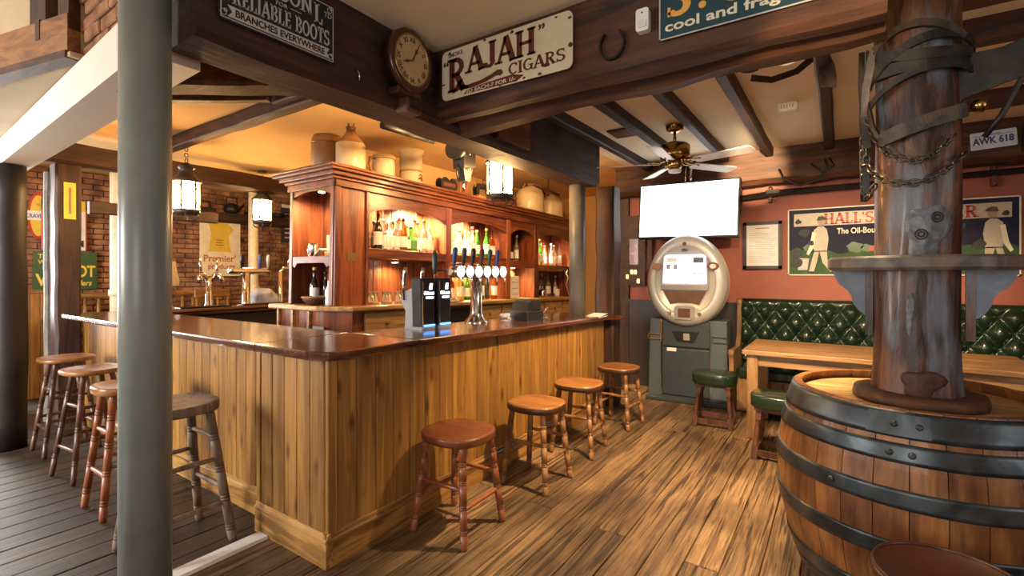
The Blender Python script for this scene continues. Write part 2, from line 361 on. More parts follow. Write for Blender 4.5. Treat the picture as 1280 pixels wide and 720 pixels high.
def thing(name, label, cat, loc=(0, 0, 0), rz=0, group=None, rot=None):
    o = bpy.data.objects.new(name, None); COL.objects.link(o); o.location = loc; o.rotation_euler = rot or (0, 0, rz)
    o.empty_display_size = .1
    return tag(o, label, cat, group)
def struct(name, mb, material, parent=None):
    o = mb.build(name, material, parent)
    if parent is None: o['kind'] = 'structure'
    return o
def dup(root, loc, rz=0, label=None, scale=None, rot=None):
    c = root.copy(); COL.objects.link(c); c.location = loc; c.rotation_euler = rot or (0, 0, rz)
    if label: c['label'] = label
    if scale: c.scale = (scale,)*3 if isinstance(scale, (int, float)) else scale
    for ch in list(root.children):
        k = ch.copy(); COL.objects.link(k); k.parent = c
        for g_ in list(ch.children):
            q = g_.copy(); COL.objects.link(q); q.parent = k
    return c
def inst(name, me, loc, parent, rot=None, scale=None):
    o = bpy.data.objects.new(name, me); COL.objects.link(o); o.location = loc; o.parent = parent
    if rot: o.rotation_euler = rot
    if scale: o.scale = scale
    return o
def ell(cx, cy, rx, ry, n_=24, a0=0, a1=2*PI): 
    full = abs(a1-a0-2*PI) < 1e-6
    return [(cx+rx*math.cos(a0+(a1-a0)*k/(n_ if full else n_-1)), cy+ry*math.sin(a0+(a1-a0)*k/(n_ if full else n_-1))) for k in range(n_)]
def rrect(x0, y0, x1, y1, r_, n_=5):
    p = []
    for cx, cy, a in ((x1-r_, y1-r_, 0), (x0+r_, y1-r_, 90), (x0+r_, y0+r_, 180), (x1-r_, y0+r_, 270)):
        for k in range(n_): q = R(a+90*k/(n_-1)); p.append((cx+r_*math.cos(q), cy+r_*math.sin(q)))
    return p
FLAT = lambda u, v, h: (u, v, h)              # local sign plane: x right, y up, z out
def flat(poly, name, material, parent, h0, h1): return MB().prism(poly, h0, h1, FLAT).build(name, material, parent)
FACE_SOUTH = (R(90), 0, 0)                     # faces -Y
FACE_EAST = (R(90), 0, R(90))                  # faces +X

# ------------------------------------------------------------------ lettering
def text(body, size, parent, material, x, y, z=.003, width=None, bold=0, shear=0, align='LEFT', name='lettering', rot=0):
    c = bpy.data.curves.new('t', 'FONT'); c.body = body; c.size = size; c.extrude = .0012; c.offset = bold; c.shear = shear; c.align_x = align
    c.resolution_u = 3
    o = bpy.data.objects.new('t', c); COL.objects.link(o); bpy.context.view_layer.update()
    me = bpy.data.meshes.new_from_object(o.evaluated_get(bpy.context.evaluated_depsgraph_get())); bpy.data.objects.remove(o)
    k = 1
    if width and len(me.vertices):
        xs = [v.co.x for v in me.vertices]; k = width/(max(xs)-min(xs))
    me.materials.clear(); me.materials.append(material)
    t = bpy.data.objects.new(name, me); COL.objects.link(t); t.parent = parent; t.location = (x, y, z); t.scale = (k, 1, 1); t.rotation_euler = (0, 0, rot)
    return t
# slab-serif capitals: v = stem, h = bar, d = diagonal, a = arc (centre, radii, angles)
S_ = .17
G = {
 'A': (.9, [('d', .10, 0, .45, 1, .10), ('d', .80, 0, .45, 1, .19), ('h', .22, .68, .32), ('s', .10, 0), ('s', .80, 0)]),
 'B': (.8, [('v', .2, 0, 1), ('s', .2, 0), ('s', .2, 1), ('a', .36, .74, .28, .22, -90, 90), ('a', .36, .27, .32, .23, -90, 90), ('h', .2, .4, .94), ('h', .2, .4, .5), ('h', .2, .4, .05)]),
 'C': (.8, [('a', .45, .5, .34, .44, 45, 315), ('d', .70, .68, .70, .94, .07)]),
 'D': (.85, [('v', .2, 0, 1), ('s', .2, 0), ('s', .2, 1), ('a', .32, .5, .40, .44, -90, 90), ('h', .2, .36, .94), ('h', .2, .36, .06)]),
 'E': (.75, [('v', .2, 0, 1), ('s', .2, 0), ('s', .2, 1), ('h', .2, .66, .95), ('h', .2, .56, .5), ('h', .2, .66, .05), ('d', .63, .72, .63, .98, .07), ('d', .63, .02, .63, .28, .07)]),
 'F': (.7, [('v', .2, 0, 1), ('s', .2, 0), ('s', .2, 1), ('h', .2, .64, .95), ('h', .2, .54, .5), ('d', .61, .72, .61, .98, .07)]),
 'G': (.85, [('a', .45, .5, .34, .44, 45, 315), ('d', .70, .06, .70, .44, .14), ('h', .52, .84, .44)]),
 'H': (.95, [('v', .2, 0, 1), ('v', .75, 0, 1), ('s', .2, 0), ('s', .2, 1), ('s', .75, 0), ('s', .75, 1), ('h', .2, .75, .5)]),
 'I': (.42, [('v', .21, 0, 1), ('s', .21, 0), ('s', .21, 1)]),
 'J': (.65, [('v', .44, .2, 1), ('s', .44, 1), ('a', .27, .2, .20, .17, 180, 360)]),
 'L': (.7, [('v', .2, 0, 1), ('s', .2, 0), ('s', .2, 1), ('h', .2, .62, .05), ('d', .6, .02, .6, .3, .07)]),
 'M': (1.05, [('v', .18, 0, 1), ('v', .87, 0, 1), ('d', .2, 1, .52, .15, .13), ('d', .85, 1, .52, .15, .10), ('s', .18, 0), ('s', .87, 0)]),
 'N': (.9, [('v', .18, 0, 1), ('v', .74, 0, 1), ('d', .18, 1, .74, 0, .15), ('s', .18, 0), ('s', .74, 1)]),
 'O': (.88, [('a', .44, .5, .33, .44, 0, 360)]),
 'P': (.75, [('v', .2, 0, 1), ('s', .2, 0), ('s', .2, 1), ('a', .36, .71, .28, .24, -90, 90), ('h', .2, .4, .94), ('h', .2, .4, .46)]),
 'R': (.85, [('v', .2, 0, 1), ('s', .2, 0), ('s', .2, 1), ('a', .36, .73, .27, .22, -90, 90), ('h', .2, .4, .94), ('h', .2, .4, .5), ('d', .4, .5, .72, 0, .17), ('s', .74, 0)]),
 'S': (.72, [('a', .36, .73, .24, .22, 30, 270), ('a', .36, .27, .26, .22, -150, 90), ('d', .60, .74, .60, .98, .06), ('d', .10, .02, .10, .28, .06)]),
 'T': (.8, [('v', .4, 0, 1), ('s', .4, 0), ('h', .06, .74, .95), ('d', .1, .72, .1, .98, .07), ('d', .70, .72, .70, .98, .07)]),
 'U': (.85, [('v', .2, .3, 1), ('v', .66, .3, 1), ('s', .2, 1), ('s', .66, 1), ('a', .43, .3, .23, .26, 180, 360)]),
 'W': (1.2, [('d', .12, 1, .38, 0, .16), ('d', .60, 1, .38, 0, .09), ('d', .60, 1, .84, 0, .16), ('d', 1.06, 1, .84, 0, .09), ('s', .12, 1), ('s', 1.06, 1)]),
 'Y': (.85, [('v', .42, 0, .5), ('d', .1, 1, .42, .45, .16), ('d', .75, 1, .42, .45, .09), ('s', .42, 0), ('s', .12, 1), ('s', .75, 1)]),
 "'": (.3, [('d', .15, .98, .12, .72, .13)]), '"': (.5, [('d', .15, .98, .12, .74, .13), ('d', .37, .98, .34, .74, .13)]),
 '-': (.5, [('h', .08, .42, .5)]), '.': (.3, [('d', .15, 0, .15, .16, .16)]), ' ': (.4, []),
}
def serif(body, h, width, parent, material, x, y, z=.003, d=.0014, name='lettering', weight=1.0):
    tot = sum(G[c][0] for c in body); k = width/tot; mb = MB(); cx = 0
    def seg(x0, y0, x1, y1, wd):
        dx, dy = (x1-x0)*k, (y1-y0)*h; L = math.hypot(dx, dy) or 1; nx, ny = -dy/L, dx/L; q = wd*weight*(k if abs(dy) > abs(dx) else h)/2
        a = ((cx+x0)*k, y0*h); b_ = ((cx+x1)*k, y1*h)
        mb.prism([(a[0]+nx*q, a[1]+ny*q), (a[0]-nx*q, a[1]-ny*q), (b_[0]-nx*q, b_[1]-ny*q), (b_[0]+nx*q, b_[1]+ny*q)], 0, d, FLAT)
    for ch in body:
        for e in G[ch][1]:
            if e[0] == 'v': seg(e[1], e[2], e[1], e[3], .2)
            elif e[0] == 'h': seg(e[1], e[3], e[2], e[3], .10)
            elif e[0] == 'd': seg(e[1], e[2], e[3], e[4], e[5]*1.15)
            elif e[0] == 's': seg(e[1]-.19, .035 if e[2] == 0 else .965, e[1]+.19, .035 if e[2] == 0 else .965, .07)
            elif e[0] == 'a':
                _, ax, ay, rx, ry, a0, a1 = e; n_ = max(4, int(abs(a1-a0)/24)); wx, wy = .09*weight, .055*weight
                o_ = [((cx+ax+(rx+wx)*math.cos(R(a0+(a1-a0)*i/n_)))*k, (ay+(ry+wy)*math.sin(R(a0+(a1-a0)*i/n_)))*h) for i in range(n_+1)]
                i_ = [((cx+ax+(rx-wx)*math.cos(R(a0+(a1-a0)*i/n_)))*k, (ay+(ry-wy)*math.sin(R(a0+(a1-a0)*i/n_)))*h) for i in range(n_+1)]
                for q in range(n_): mb.prism([i_[q], o_[q], o_[q+1], i_[q+1]], 0, d, FLAT)
        cx += G[ch][0]
    o = mb.build(name, material, parent); o.location = (x, y, z); return o

def bevel(o, wd, seg=2):
    b_ = o.modifiers.new('bevel', 'BEVEL'); b_.width = wd; b_.segments = seg; b_.limit_method = 'ANGLE'; b_.angle_limit = R(40); return o
CEIL = 2.87
# ------------------------------------------------------------------ floor
fl = struct('floor', MB().box((-9.5, -2.5, -.12), (3.5, 8.3, -.014)), M['subfloor'])
x = -9.4; i = 0
while x < 3.35:
    y = -2.4-(i*1.37) % 3.9; wd = .168
    while y < 8.2:
        L = 4.4+((i*37) % 11)*.16; y0 = max(y, -2.4); y1 = min(y+L, 8.2)
        hidden = (-5.5 < x < -2.35 and y0 > 1.7)
        if y1-y0 > .1 and not hidden:
            mb = MB().box((0, 0, -.014), (wd-.004, y1-y0-.004, 0), .004)
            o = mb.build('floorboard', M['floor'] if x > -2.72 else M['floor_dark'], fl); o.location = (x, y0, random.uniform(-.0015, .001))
        y += L
    x += wd; i += 1
st = thing('threshold_strip', 'white painted threshold strip on the dark boards beside the bar corner', 'threshold', (-2.69, .3, 0))
MB().prism([(-.05, 0), (.05, 0), (.042, .016), (-.042, .016)], -.62, 1.17, lambda u, v, h: (u, h, v)).build('strip', M['white'], st)
for k in range(4): MB().cyl((0, -.4+.45*k, .012), (0, -.4+.45*k, .016), .005, seg=8).build('screw', M['grey'], st)

# ------------------------------------------------------------------ shell
wb = struct('wall_back', MB().box((-2.5, 6.3, 0), (3.4, 6.45, 3.0)), M['redwall'])
struct('trim_1', MB().box((-2.5, 6.262, 0), (-.9, 6.3, 1.10)).box((-2.5, 6.245, 1.10), (-.9, 6.3, 1.135)), M['darkwain'])
struct('trim_2', MB().box((-2.5, 6.25, 0), (-2.35, 6.3, 2.5)), M['beam_z'])
struct('wall_passage', MB().box((-2.5, 6.45, 0), (-2.4, 8.1, 3.0)), M['ochre'])
struct('wall_end', MB().box((-8.7, 8.0, 0), (-2.4, 8.1, 3.0)), M['ochre'])
struct('wall_right', MB().box((3.3, -2.4, 0), (3.4, .4, 4.0)).box((3.3, 2.0, 0), (3.4, 6.4, 4.0)).box((3.3, .4, 0), (3.4, 2.0, 1.0)).box((3.3, .4, 2.5), (3.4, 2.0, 4.0)), M['redwall'])
wf = MB()
for a, c in ((-8.7, -6.2), (-4.2, -1.0), (.6, 3.4)): wf.box((a, -2.4, 0), (c, -2.28, 4.0))
for a, c in ((-6.2, -4.2), (-1.0, .6)): wf.box((a, -2.4, 0), (c, -2.28, .9)).box((a, -2.4, 2.6), (c, -2.28, 4.0))
struct('wall_front', wf, M['ochre'])
m, n, l, b = mat('window_pane'); M['pane'] = m
tr_ = n.new('ShaderNodeBsdfTransparent'); gs_ = n.new('ShaderNodeBsdfGlossy'); gs_.inputs['Roughness'].default_value = .02; mxs = n.new('ShaderNodeMixShader'); mxs.inputs[0].default_value = .06
l.new(tr_.outputs[0], mxs.inputs[1]); l.new(gs_.outputs[0], mxs.inputs[2]); l.new(mxs.outputs[0], n['Material Output'].inputs['Surface'])
def window(name, p0, p1, axis):
    fr = MB(); a, c = p0, p1
    wn = None
    if axis == 'x':
        for q in (0, .5, 1): X = a[0]+(c[0]-a[0])*q; fr.box((X-.03, a[1]-.03, a[2]), (X+.03, a[1]+.03, c[2]))
        for q in (0, .5, 1): Z = a[2]+(c[2]-a[2])*q; fr.box((a[0], a[1]-.025, Z-.03), (c[0], a[1]+.025, Z+.03))
        pane = MB().box((a[0], a[1]-.004, a[2]), (c[0], a[1]+.004, c[2]))
    else:
        for q in (0, .5, 1): Y = a[1]+(c[1]-a[1])*q; fr.box((a[0]-.03, Y-.03, a[2]), (a[0]+.03, Y+.03, c[2]))
        for q in (0, .5, 1): Z = a[2]+(c[2]-a[2])*q; fr.box((a[0]-.025, a[1], Z-.03), (a[0]+.025, c[1], Z+.03))
        pane = MB().box((a[0]-.004, a[1], a[2]), (a[0]+.004, c[1], c[2]))
    wn = struct(name, fr, M['white']); pane.build('pane', M['pane'], wn); return wn
window('window_1', (-6.2, -2.36, .9), (-4.2, -2.36, 2.6), 'x')
window('window_2', (-1.0, -2.36, .9), (.6, -2.36, 2.6), 'x')
window('window_3', (3.36, .4, 1.0), (3.36, 2.0, 2.5), 'y')
window('window_4', (-8.66, -.6, .7), (-8.66, 1.15, 2.5), 'y')
cl = struct('ceiling', MB().box((-2.3, -2.4, CEIL), (3.4, 6.4, 2.95)).box((-2.5, 6.3, CEIL), (-2.3, 8.1, 2.95))
       .box((-8.7, -2.4, 3.9), (-2.2, .95, 4.0)), M['plaster'])
struct('ceiling_bar', MB().box((-8.7, .9, CEIL), (-2.3, 8.1, 2.95)), M['ochre'])
struct('wall_gallery', MB().box((-2.3, -2.4, 2.95), (-2.2, .9, 3.9)), M['ochre'])
# stoneware-coloured wall behind the back bar
struct('wall_bar', MB().box((-4.5, 2.95, 0), (-4.38, 8.0, CEIL)), M['ochre'])

# brick wall on the far left, bricks as pieces
wl = struct('wall_left', MB().box((-8.7, 1.15, 0), (-8.565, 8.1, 3.0)).box((-8.7, -2.4, 0), (-8.565, -.6, 4.0)).box((-8.7, -.6, 0), (-8.565, 1.15, .7)).box((-8.7, -.6, 2.5), (-8.565, 1.15, 4.0)), M['mortar'])
bm_ = [MB().box((-.066, -.1075, -.0325), (.0, .1075, .0325), .006).mesh('brick', M['brickmat']) for _ in range(1)][0]
rest = MB(); cand = []
row = 0; z = .1
while z < 2.86:
    y = 1.26+(.1125 if row % 2 else 0)
    while y < 5.7: cand.append((y, z)); y += .2255
    z += .0755; row += 1
def brick_rank(p):
    y, z_ = p
    vis = (1.6 < y < 2.75 and z_ > .9) or (3.2 < y < 4.7 and 1.05 < z_ < 2.5)
    return (0 if vis else 1, y)
cand.sort(key=brick_rank)
for k, (y, z) in enumerate(cand):
    dx = random.uniform(-.006, .004)
    if k < 300: inst('brick', bm_, (-8.5+dx-.005, y, z), wl)
    else: rest.box((-8.565, y-.1075, z-.0325), (-8.505+dx, y+.1075, z+.0325))
o = rest.build('brickwork', M['brickmat'], wl); o['kind'] = 'stuff'

# ------------------------------------------------------------------ beams and posts
def rough(mb, amt=.012, sc_=3.0):
    """hewn timber: vertices wander a little"""
    from mathutils import noise
    return mb.tf(lambda p: p+Vector((noise.noise(p*sc_), noise.noise(p*sc_+Vector((9, 3, 1))), noise.noise(p*sc_+Vector((2, 8, 5)))))*amt)
def beam_mesh(p0, p1, wd, h, n_=14, chamfer=.03, amt=.014):
    """hewn beam from p0 to p1 (centre of the bottom face)"""
    p0 = Vector(p0); p1 = Vector(p1); d = (p1-p0).normalized(); x_ = d.cross(Vector((0, 0, 1))).normalized(); u = x_.cross(d)
    c = chamfer; sec = [(-wd/2, c), (-wd/2+c, 0), (wd/2-c, 0), (wd/2, c), (wd/2, h/2), (wd/2, h), (-wd/2, h), (-wd/2, h/2)]
    mb = MB(); vs = []; fs = []
    for i in range(n_+1):
        q = p0+(p1-p0)*(i/n_)
        for a, e in sec: vs.append(q+x_*a+u*e)
    m_ = len(sec)
    for i in range(n_):
        for k in range(m_): fs.append((i*m_+k, i*m_+(k+1) % m_, (i+1)*m_+(k+1) % m_, (i+1)*m_+k))
    fs.append(tuple(reversed(range(m_)))); fs.append(tuple(n_*m_+k for k in range(m_)))
    mb._add(vs, fs, False); return rough(mb, amt)
def beam(name, label, p0, p1, wd, h, material, n_=14, chamfer=.03, amt=.014, group=None):
    o = beam_mesh(p0, p1, wd, h, n_, chamfer, amt).build(name, material); return tag(o, label, 'beam', group)
# the long beam that carries the cigar sign (front face Y=2.25)
beam('main_beam', 'broad dark oak ceiling beam carrying the cigar sign and horseshoe', (-2.12, 2.315, 2.445), (.15, 2.315, 2.455), .13, .43, M['beam_x'], 18)
beam('log_beam', 'rough rounded log beam behind the signboard beam, lit near the trunk', (-2.15, 2.55, 2.425), (.16, 2.55, 2.475), .25, .36, M['beam_x'], 18, .08, .03)
beam('bar_beam', 'dark oak beam over the bar carrying the boots sign and clock', (-2.25, .88, 2.43), (-2.25, 4.72, 2.40), .30, .44, M['beam_y'], 24)
tag(MB().box((-2.09, 2.86, 2.47), (-2.055, 3.30, 2.80), .004).build('packing_board', M['mahog_y']), 'red-brown board fixed to the bar beam right of the lantern', 'board')
for k, X in enumerate((-2.0, -1.55, -1.1, -.65, -.09)):
    nm = ['leftmost dark ceiling joist next to the bar pillar', 'second dark ceiling joist, passing left of the fan', 'third dark ceiling joist, passing over the fan',
          'fourth dark ceiling joist, right of the fan', 'fifth dark ceiling joist, just left of the trunk post'][k]
    beam('ceiling_joist', nm, (X, 2.68, 2.775), (X, 6.1, 2.775), .085, .10, M['beam_y'], 10, .012, .008, 'ceiling joists over the seating')
for k, Y in enumerate((2.0, 2.55, 3.1, 3.65, 4.3, 5.1)):
    beam('ceiling_joist', 'short dark joist right of the trunk post, ' + ('nearest the camera', 'second from the camera', 'third from the camera', 'fourth from the camera', 'fifth from the camera', 'nearest the red wall')[k],
         (.46, Y, 2.74), (3.3, Y, 2.74), .12, .13, M['beam_x'], 10, .015, .01, 'joists right of the trunk')
beam('wall_plate_beam', 'gnarled dark beam along the top of the red wall', (-2.45, 6.17, 2.50), (3.3, 6.17, 2.46), .26, .40, M['beam_x'], 26, .05, .035)
beam('cross_beam', 'thin dark beam on the ochre ceiling over the bar', (-2.4, 2.16, 2.75), (-6.3, 2.16, 2.75), .11, .12, M['beam_x'], 20, .012, .014)
beam('diagonal_beam', 'deep dark diagonal beam between the bar beam and the grey column', (-2.3, 2.06, 2.60), (-3.75, .98, 2.60), .20, .28, M['beam_x'], 12, .02, .012)
beam('hatch_beam', 'thin dark beam of the ceiling hatch beside the grey column', (-3.55, 1.98, 2.77), (-4.7, 1.2, 2.77), .08, .10, M['beam_x'], 8, .01, .006)
beam('hatch_beam', 'short dark hatch beam meeting the diagonal beam', (-2.75, 2.06, 2.775), (-3.6, 2.06, 2.775), .07, .10, M['beam_x'], 8, .01, .006)
beam('lintel_beam', 'dark beam across the far end of the bar above the two lanterns', (-6.35, 1.2, 2.56), (-6.35, 5.6, 2.54), .16, .21, M['beam_y'], 16)
beam('ledge_beam', 'dark timber ledge high on the brick wall holding curios', (-8.42, 2.9, 2.32), (-8.42, 5.6, 2.32), .20, .16, M['beam_y'], 12)
beam('picture_rail_beam', 'short dark rail between the brown post and the grey column', (-6.6, 1.72, 2.12), (-6.6, 3.0, 2.12), .08, .13, M['beam_y'], 6, .01, .008)

def post(name, label, cat, c, r_, z0, z1, material, square=None, n_=10, amt=.012):
    mb = MB()
    if square:
        hx, hy = square; prof = []
        vs = []; fs = []; ch = .02; sec = [(-hx, -hy+ch), (-hx+ch, -hy), (hx-ch, -hy), (hx, -hy+ch), (hx, hy-ch), (hx-ch, hy), (-hx+ch, hy), (-hx, hy-ch)]
        for i in range(n_+1):
            for a, e in sec: vs.append((c[0]+a, c[1]+e, z0+(z1-z0)*i/n_))
        for i in range(n_):
            for k in range(8): fs.append((i*8+k, i*8+(k+1) % 8, (i+1)*8+(k+1) % 8, (i+1)*8+k))
        fs.append(tuple(reversed(range(8)))); fs.append(tuple(n_*8+k for k in range(8)))
        mb._add(vs, fs)
    else: mb.lathe([(r_, i/n_) for i in range(n_+1)], (c[0], c[1], z0), (c[0], c[1], z1), 28)
    if amt: rough(mb, amt)
    return tag(mb.build(name, material), label, cat)
# tall grey-green cast column near the camera
gc = thing('iron_column', 'thick grey-green painted iron column standing left of the bar', 'column', (-2.26, .765, 0))
MB().lathe([(.087, 0), (.086, .5), (.085, 1)], (0, 0, 0), (0, 0, CEIL), 40).build('shaft', M['greypaint'], gc)
MB().lathe([(.12, 0), (.12, .6), (.10, .8), (.095, 1)], (0, 0, 0), (0, 0, .05), 40).build('base_ring', M['greypaint'], gc)
bc = thing('iron_column', 'slim grey-brown column rising from the far end of the bar counter', 'column', (-2.28, 4.58, 1.03))
MB().lathe([(.085, 0), (.085, 1)], (0, 0, 0), (0, 0, 1.42), 28).build('shaft', M['greydark'], bc)
MB().lathe([(.09, 0), (.10, 1)], (0, 0, 1.37), (0, 0, 1.40), 28).build('capital', M['greydark'], bc)
post('end_post', 'rough brown post standing at the far end of the bar', 'post', (-2.18, 5.16), 0, 0, 2.45, M['beam_z'], (.11, .11), 12, .02)
post('dark_post', 'nearly black round post at the left edge', 'post', (-5.83, .99), .12, 0, 2.40, plain('black_brown_post', (.012, .008, .007), .5, noise=.3))
post('brown_post', 'dark brown square post at the left end of the bar counter', 'post', (-6.42, 1.50), 0, 0, 2.56, M['beam_z'], (.10, .10), 12, .01)
post('grey_stud', 'pale worn edge post beside the brown post', 'post', (-6.57, 1.42), 0, 0, 2.5, plain('pale_worn_timber', (.17, .15, .13), .7, noise=.3), (.035, .05), 8, .008)
wp = thing('cream_pipe', 'tall cream painted pipe in front of the brick wall', 'pipe', (-7.5, 2.24, 0))
MB().lathe([(.075, 0), (.075, 1)], (0, 0, 0), (0, 0, CEIL), 20).build('pipe_run', M['whitepipe'], wp)
MB().lathe([(.09, 0), (.09, 1)], (0, 0, 1.2), (0, 0, 1.28), 20).build('pipe_collar', M['whitepipe'], wp)
wp2 = dup(wp, (-7.9, 4.15, 0), 0, 'cream pipe behind the farther lantern')

# white boxed-in beam and timber gallery at upper left
bx = thing('boxed_beam', 'white painted boxed-in beam running over the grey column', 'beam', (-4.2, .95, 2.4))
MB().prism([(-2.42, .80), (-6.3, .97), (-6.3, 1.16), (-2.42, 1.03)][::-1], 2.405, 2.62, lambda u, v, h: (u, v, h)).build('casing', M['whitebox'], bx, True)
MB().box((-3.02, .90, 2.394), (-2.86, .97, 2.4045)).build('socket_hatch', M['black'], bx, True)
A = Vector((-3.4, .80, 0)); D = Vector((-.975, -.22, 0)); Nn = Vector((-.22, .975, 0))
def gal(s0, s1, z0, z1, t0, t1): 
    vs = [A+D*s+Nn*t+Vector((0, 0, z)) for z in (z0, z1) for s, t in ((s0, t0), (s1, t0), (s1, t1), (s0, t1))]
    return MB()._add(vs, [(3,2,1,0),(4,5,6,7),(0,1,5,4),(1,2,6,5),(2,3,7,6),(3,0,4,7)])
M['tanplaster'] = plain('tan_plaster', (.42, .32, .20), .9, noise=.08, nscale=3)
gw = struct('wall_timber', gal(-.02, 3.4, 2.64, 3.9, .05, .14), M['tanplaster'])
M['sill'] = wood('orange_sill', (.13, .05, .018), (.30, .135, .045), 'X', .55, 6, .15, bump=.4, var=0)
gal(-.02, 3.4, 2.655, 2.86, -.01, .05).build('sill_beam', M['sill'], gw)
gal(-.02, 3.4, 2.62, 2.66, -.02, .06).build('rail', M['beam_x'], gw)
gal(.19, .34, 2.86, 3.9, -.005, .05).build('stud', M['beam_z'], gw)
gal(.23, .27, 2.76, 2.87, -.014, .05).build('tenon', M['beam_z'], gw)
gal(-.02, .06, 2.78, 3.9, -.004, .05).build('stud', M['beam_z'], gw)
for s0 in (1.1, 2.0, 2.9): gal(s0, s0+.14, 2.86, 3.9, -.005, .05).build('stud', M['beam_z'], gw)
struct('ceiling_gallery', MB().prism([(-3.35, .80), (-6.8, .05), (-8.6, .05), (-8.6, 1.0), (-3.35, .96)][::-1], 2.625, 2.65, lambda u, v, h: (u, v, h)), M['tanplaster'])
bw = struct('wall_brick', MB().box((-3.38, .88, 2.62), (-2.3, .98, 3.9)), M['mortar'])
bsm = MB().box((-.1075, -.03, -.0325), (.1075, .0, .0325), .006).mesh('brick', M['brickmat'])
for r_ in range(17):
    for k in range(5): inst('brick', bsm, (-3.27+.2255*k+(.09 if r_ % 2 else 0)-.03, .88+random.uniform(-.004, .006), 2.66+.0755*r_), bw)
gp = thing('hanging_beam_bracket', 'small iron hook screwed to the bar beam under the boots sign', 'hook', (-2.095, 1.63, 2.52))
MB().tube([(0, 0, .02), (.015, 0, .02), (.03, 0, .0), (.03, .005, -.025), (.015, .01, -.035), (.008, .012, -.02)], .004).build('hook', M['chrome'], gp)

# ------------------------------------------------------------------ the bar
TILT = .022
def ctop(Y): return 1.09-TILT*max(0, Y-1.47)
bar = thing('bar_counter', 'pine-boarded front of the bar counter with moulded skirting', 'bar', (-2.2, 1.6, 0))
def board_mesh(wd, h, t=.02):
    c = .006
    return MB().prism([(0, 0), (wd, 0), (wd, t-c), (wd-c, t), (c, t), (0, t-c)], 0, h, lambda u, v, hh: (u, v, hh))
Y = 1.545; k = 0
while Y < 4.9:                                             # east face
    wd = min(.128, 4.93-Y)
    o = board_mesh(wd-.0015, ctop(Y)-.045-.16).build('plank', M['pine'], bar); 
    o.matrix_local = Matrix.Translation(bar.location).inverted() @ Matrix.Translation((-2.15, Y, .16)) @ Matrix.Rotation(R(90), 4, 'Z') @ Matrix.Scale(-1, 4, (0, 1, 0))
    Y += .128
# corner trim and east corner bead
bevel(MB().box((-2.15, 1.488, .16), (-2.122, 1.543, 1.042)).build('corner_post', M['pine'], bar, True), .006)
bevel(MB().box((-2.15, 1.535, .17), (-2.124, 1.545, 1.04)).build('bead', M['pine'], bar, True), .003)
X = -2.155
while X > -6.1:                                            # south face, recessed past the step
    wd = .118; y0 = 1.505 if X > -2.72 else 1.60
    o = board_mesh(wd-.0015, 1.045-(.16 if X > -2.72 else .1)).build('plank', M['pine'], bar)
    o.matrix_local = Matrix.Translation(bar.location).inverted() @ Matrix.Translation((X-wd, y0, .16 if X > -2.72 else .1)) @ Matrix.Scale(-1, 4, (0, 1, 0))
    X -= wd
MB().box((-2.79, 1.485, .16), (-2.755, 1.60, 1.045)).build('return_board', M['pine'], bar, True)
def skirt(p0, p1, out):
    """plinth board with an ogee cap"""
    p0 = Vector(p0); p1 = Vector(p1); out = Vector(out); sec = [(0, 0), (.03, 0), (.03, .125), (.036, .13), (.036, .142), (.026, .15), (.022, .165), (.012, .172), (0, .175)]
    vs = [p+out*a+Vector((0, 0, e)) for p in (p0, p1) for a, e in sec]; m_ = len(sec)
    return MB()._add(vs, [(k, (k+1) % m_, m_+(k+1) % m_, m_+k) for k in range(m_)]+[tuple(range(m_)), tuple(range(m_, 2*m_))])
skirt((-2.147, 1.475, 0), (-2.147, 4.93, 0), (1, 0, 0)).build('skirting_board', M['pine_y'], bar, True)
skirt((-2.79, 1.503, 0), (-2.117, 1.503, 0), (0, -1, 0)).build('skirting_board', M['pine_x'], bar, True)
skirt((-6.1, 1.60, 0), (-2.79, 1.60, 0), (0, -1, 0)).build('skirting_board', M['pine_x'], bar, True)
bevel(MB().box((-2.15, 1.470, 0), (-2.114, 1.51, .135)).build('skirting_corner', M['pine_x'], bar, True), .003)
MB().box((-2.70, 1.63, 0), (-2.16, 4.9, .95)).box((-6.08, 1.63, 0), (-2.7, 2.0, 1.03)).box((-6.08, 2.0, 0), (-5.6, 5.4, 1.03)).build('carcass', M['darkwain'], bar, True)
for k in range(30): 
    o = board_mesh(.118, .92).build('plank', M['pine'], bar)
    o.matrix_local = Matrix.Translation(bar.location).inverted() @ Matrix.Translation((-6.08, 1.64+.1195*(k+1), .1)) @ Matrix.Rotation(R(-90), 4, 'Z') @ Matrix.Scale(-1, 4, (0, 1, 0))
ctp = thing('countertop', 'dark polished mahogany counter top wrapping round the bar corner', 'countertop', (-2.4, 1.7, 1.04))
tl = lambda p: Vector((p.x, p.y, p.z-TILT*max(0, p.y-2.05)))
o = MB().prism([(-2.7, 1.42), (-2.21, 1.42), (-2.09, 1.47), (-2.05, 1.56), (-2.05, 2.05), (-2.7, 2.05)], 1.044, 1.09, FLAT).prism(
    [(-2.7, 2.05), (-2.05, 2.05), (-2.05, 4.85), (-1.95, 5.05), (-1.97, 5.10), (-2.05, 5.04), (-2.7, 5.0)], 1.044, 1.09, FLAT).tf(tl).build('east_slab', M['counter_y'], ctp, True); bevel(o, .012)
o = MB().prism([(-6.22, 1.42), (-2.699, 1.42), (-2.699, 2.05), (-6.22, 2.05)], 1.044, 1.09, FLAT).build('south_slab', M['counter'], ctp, True); bevel(o, .012)
o = MB().prism([(-6.22, 2.051), (-5.52, 2.051), (-5.52, 5.5), (-6.22, 5.5)], 1.044, 1.09, FLAT).build('west_slab', M['counter_y'], ctp, True); bevel(o, .012)

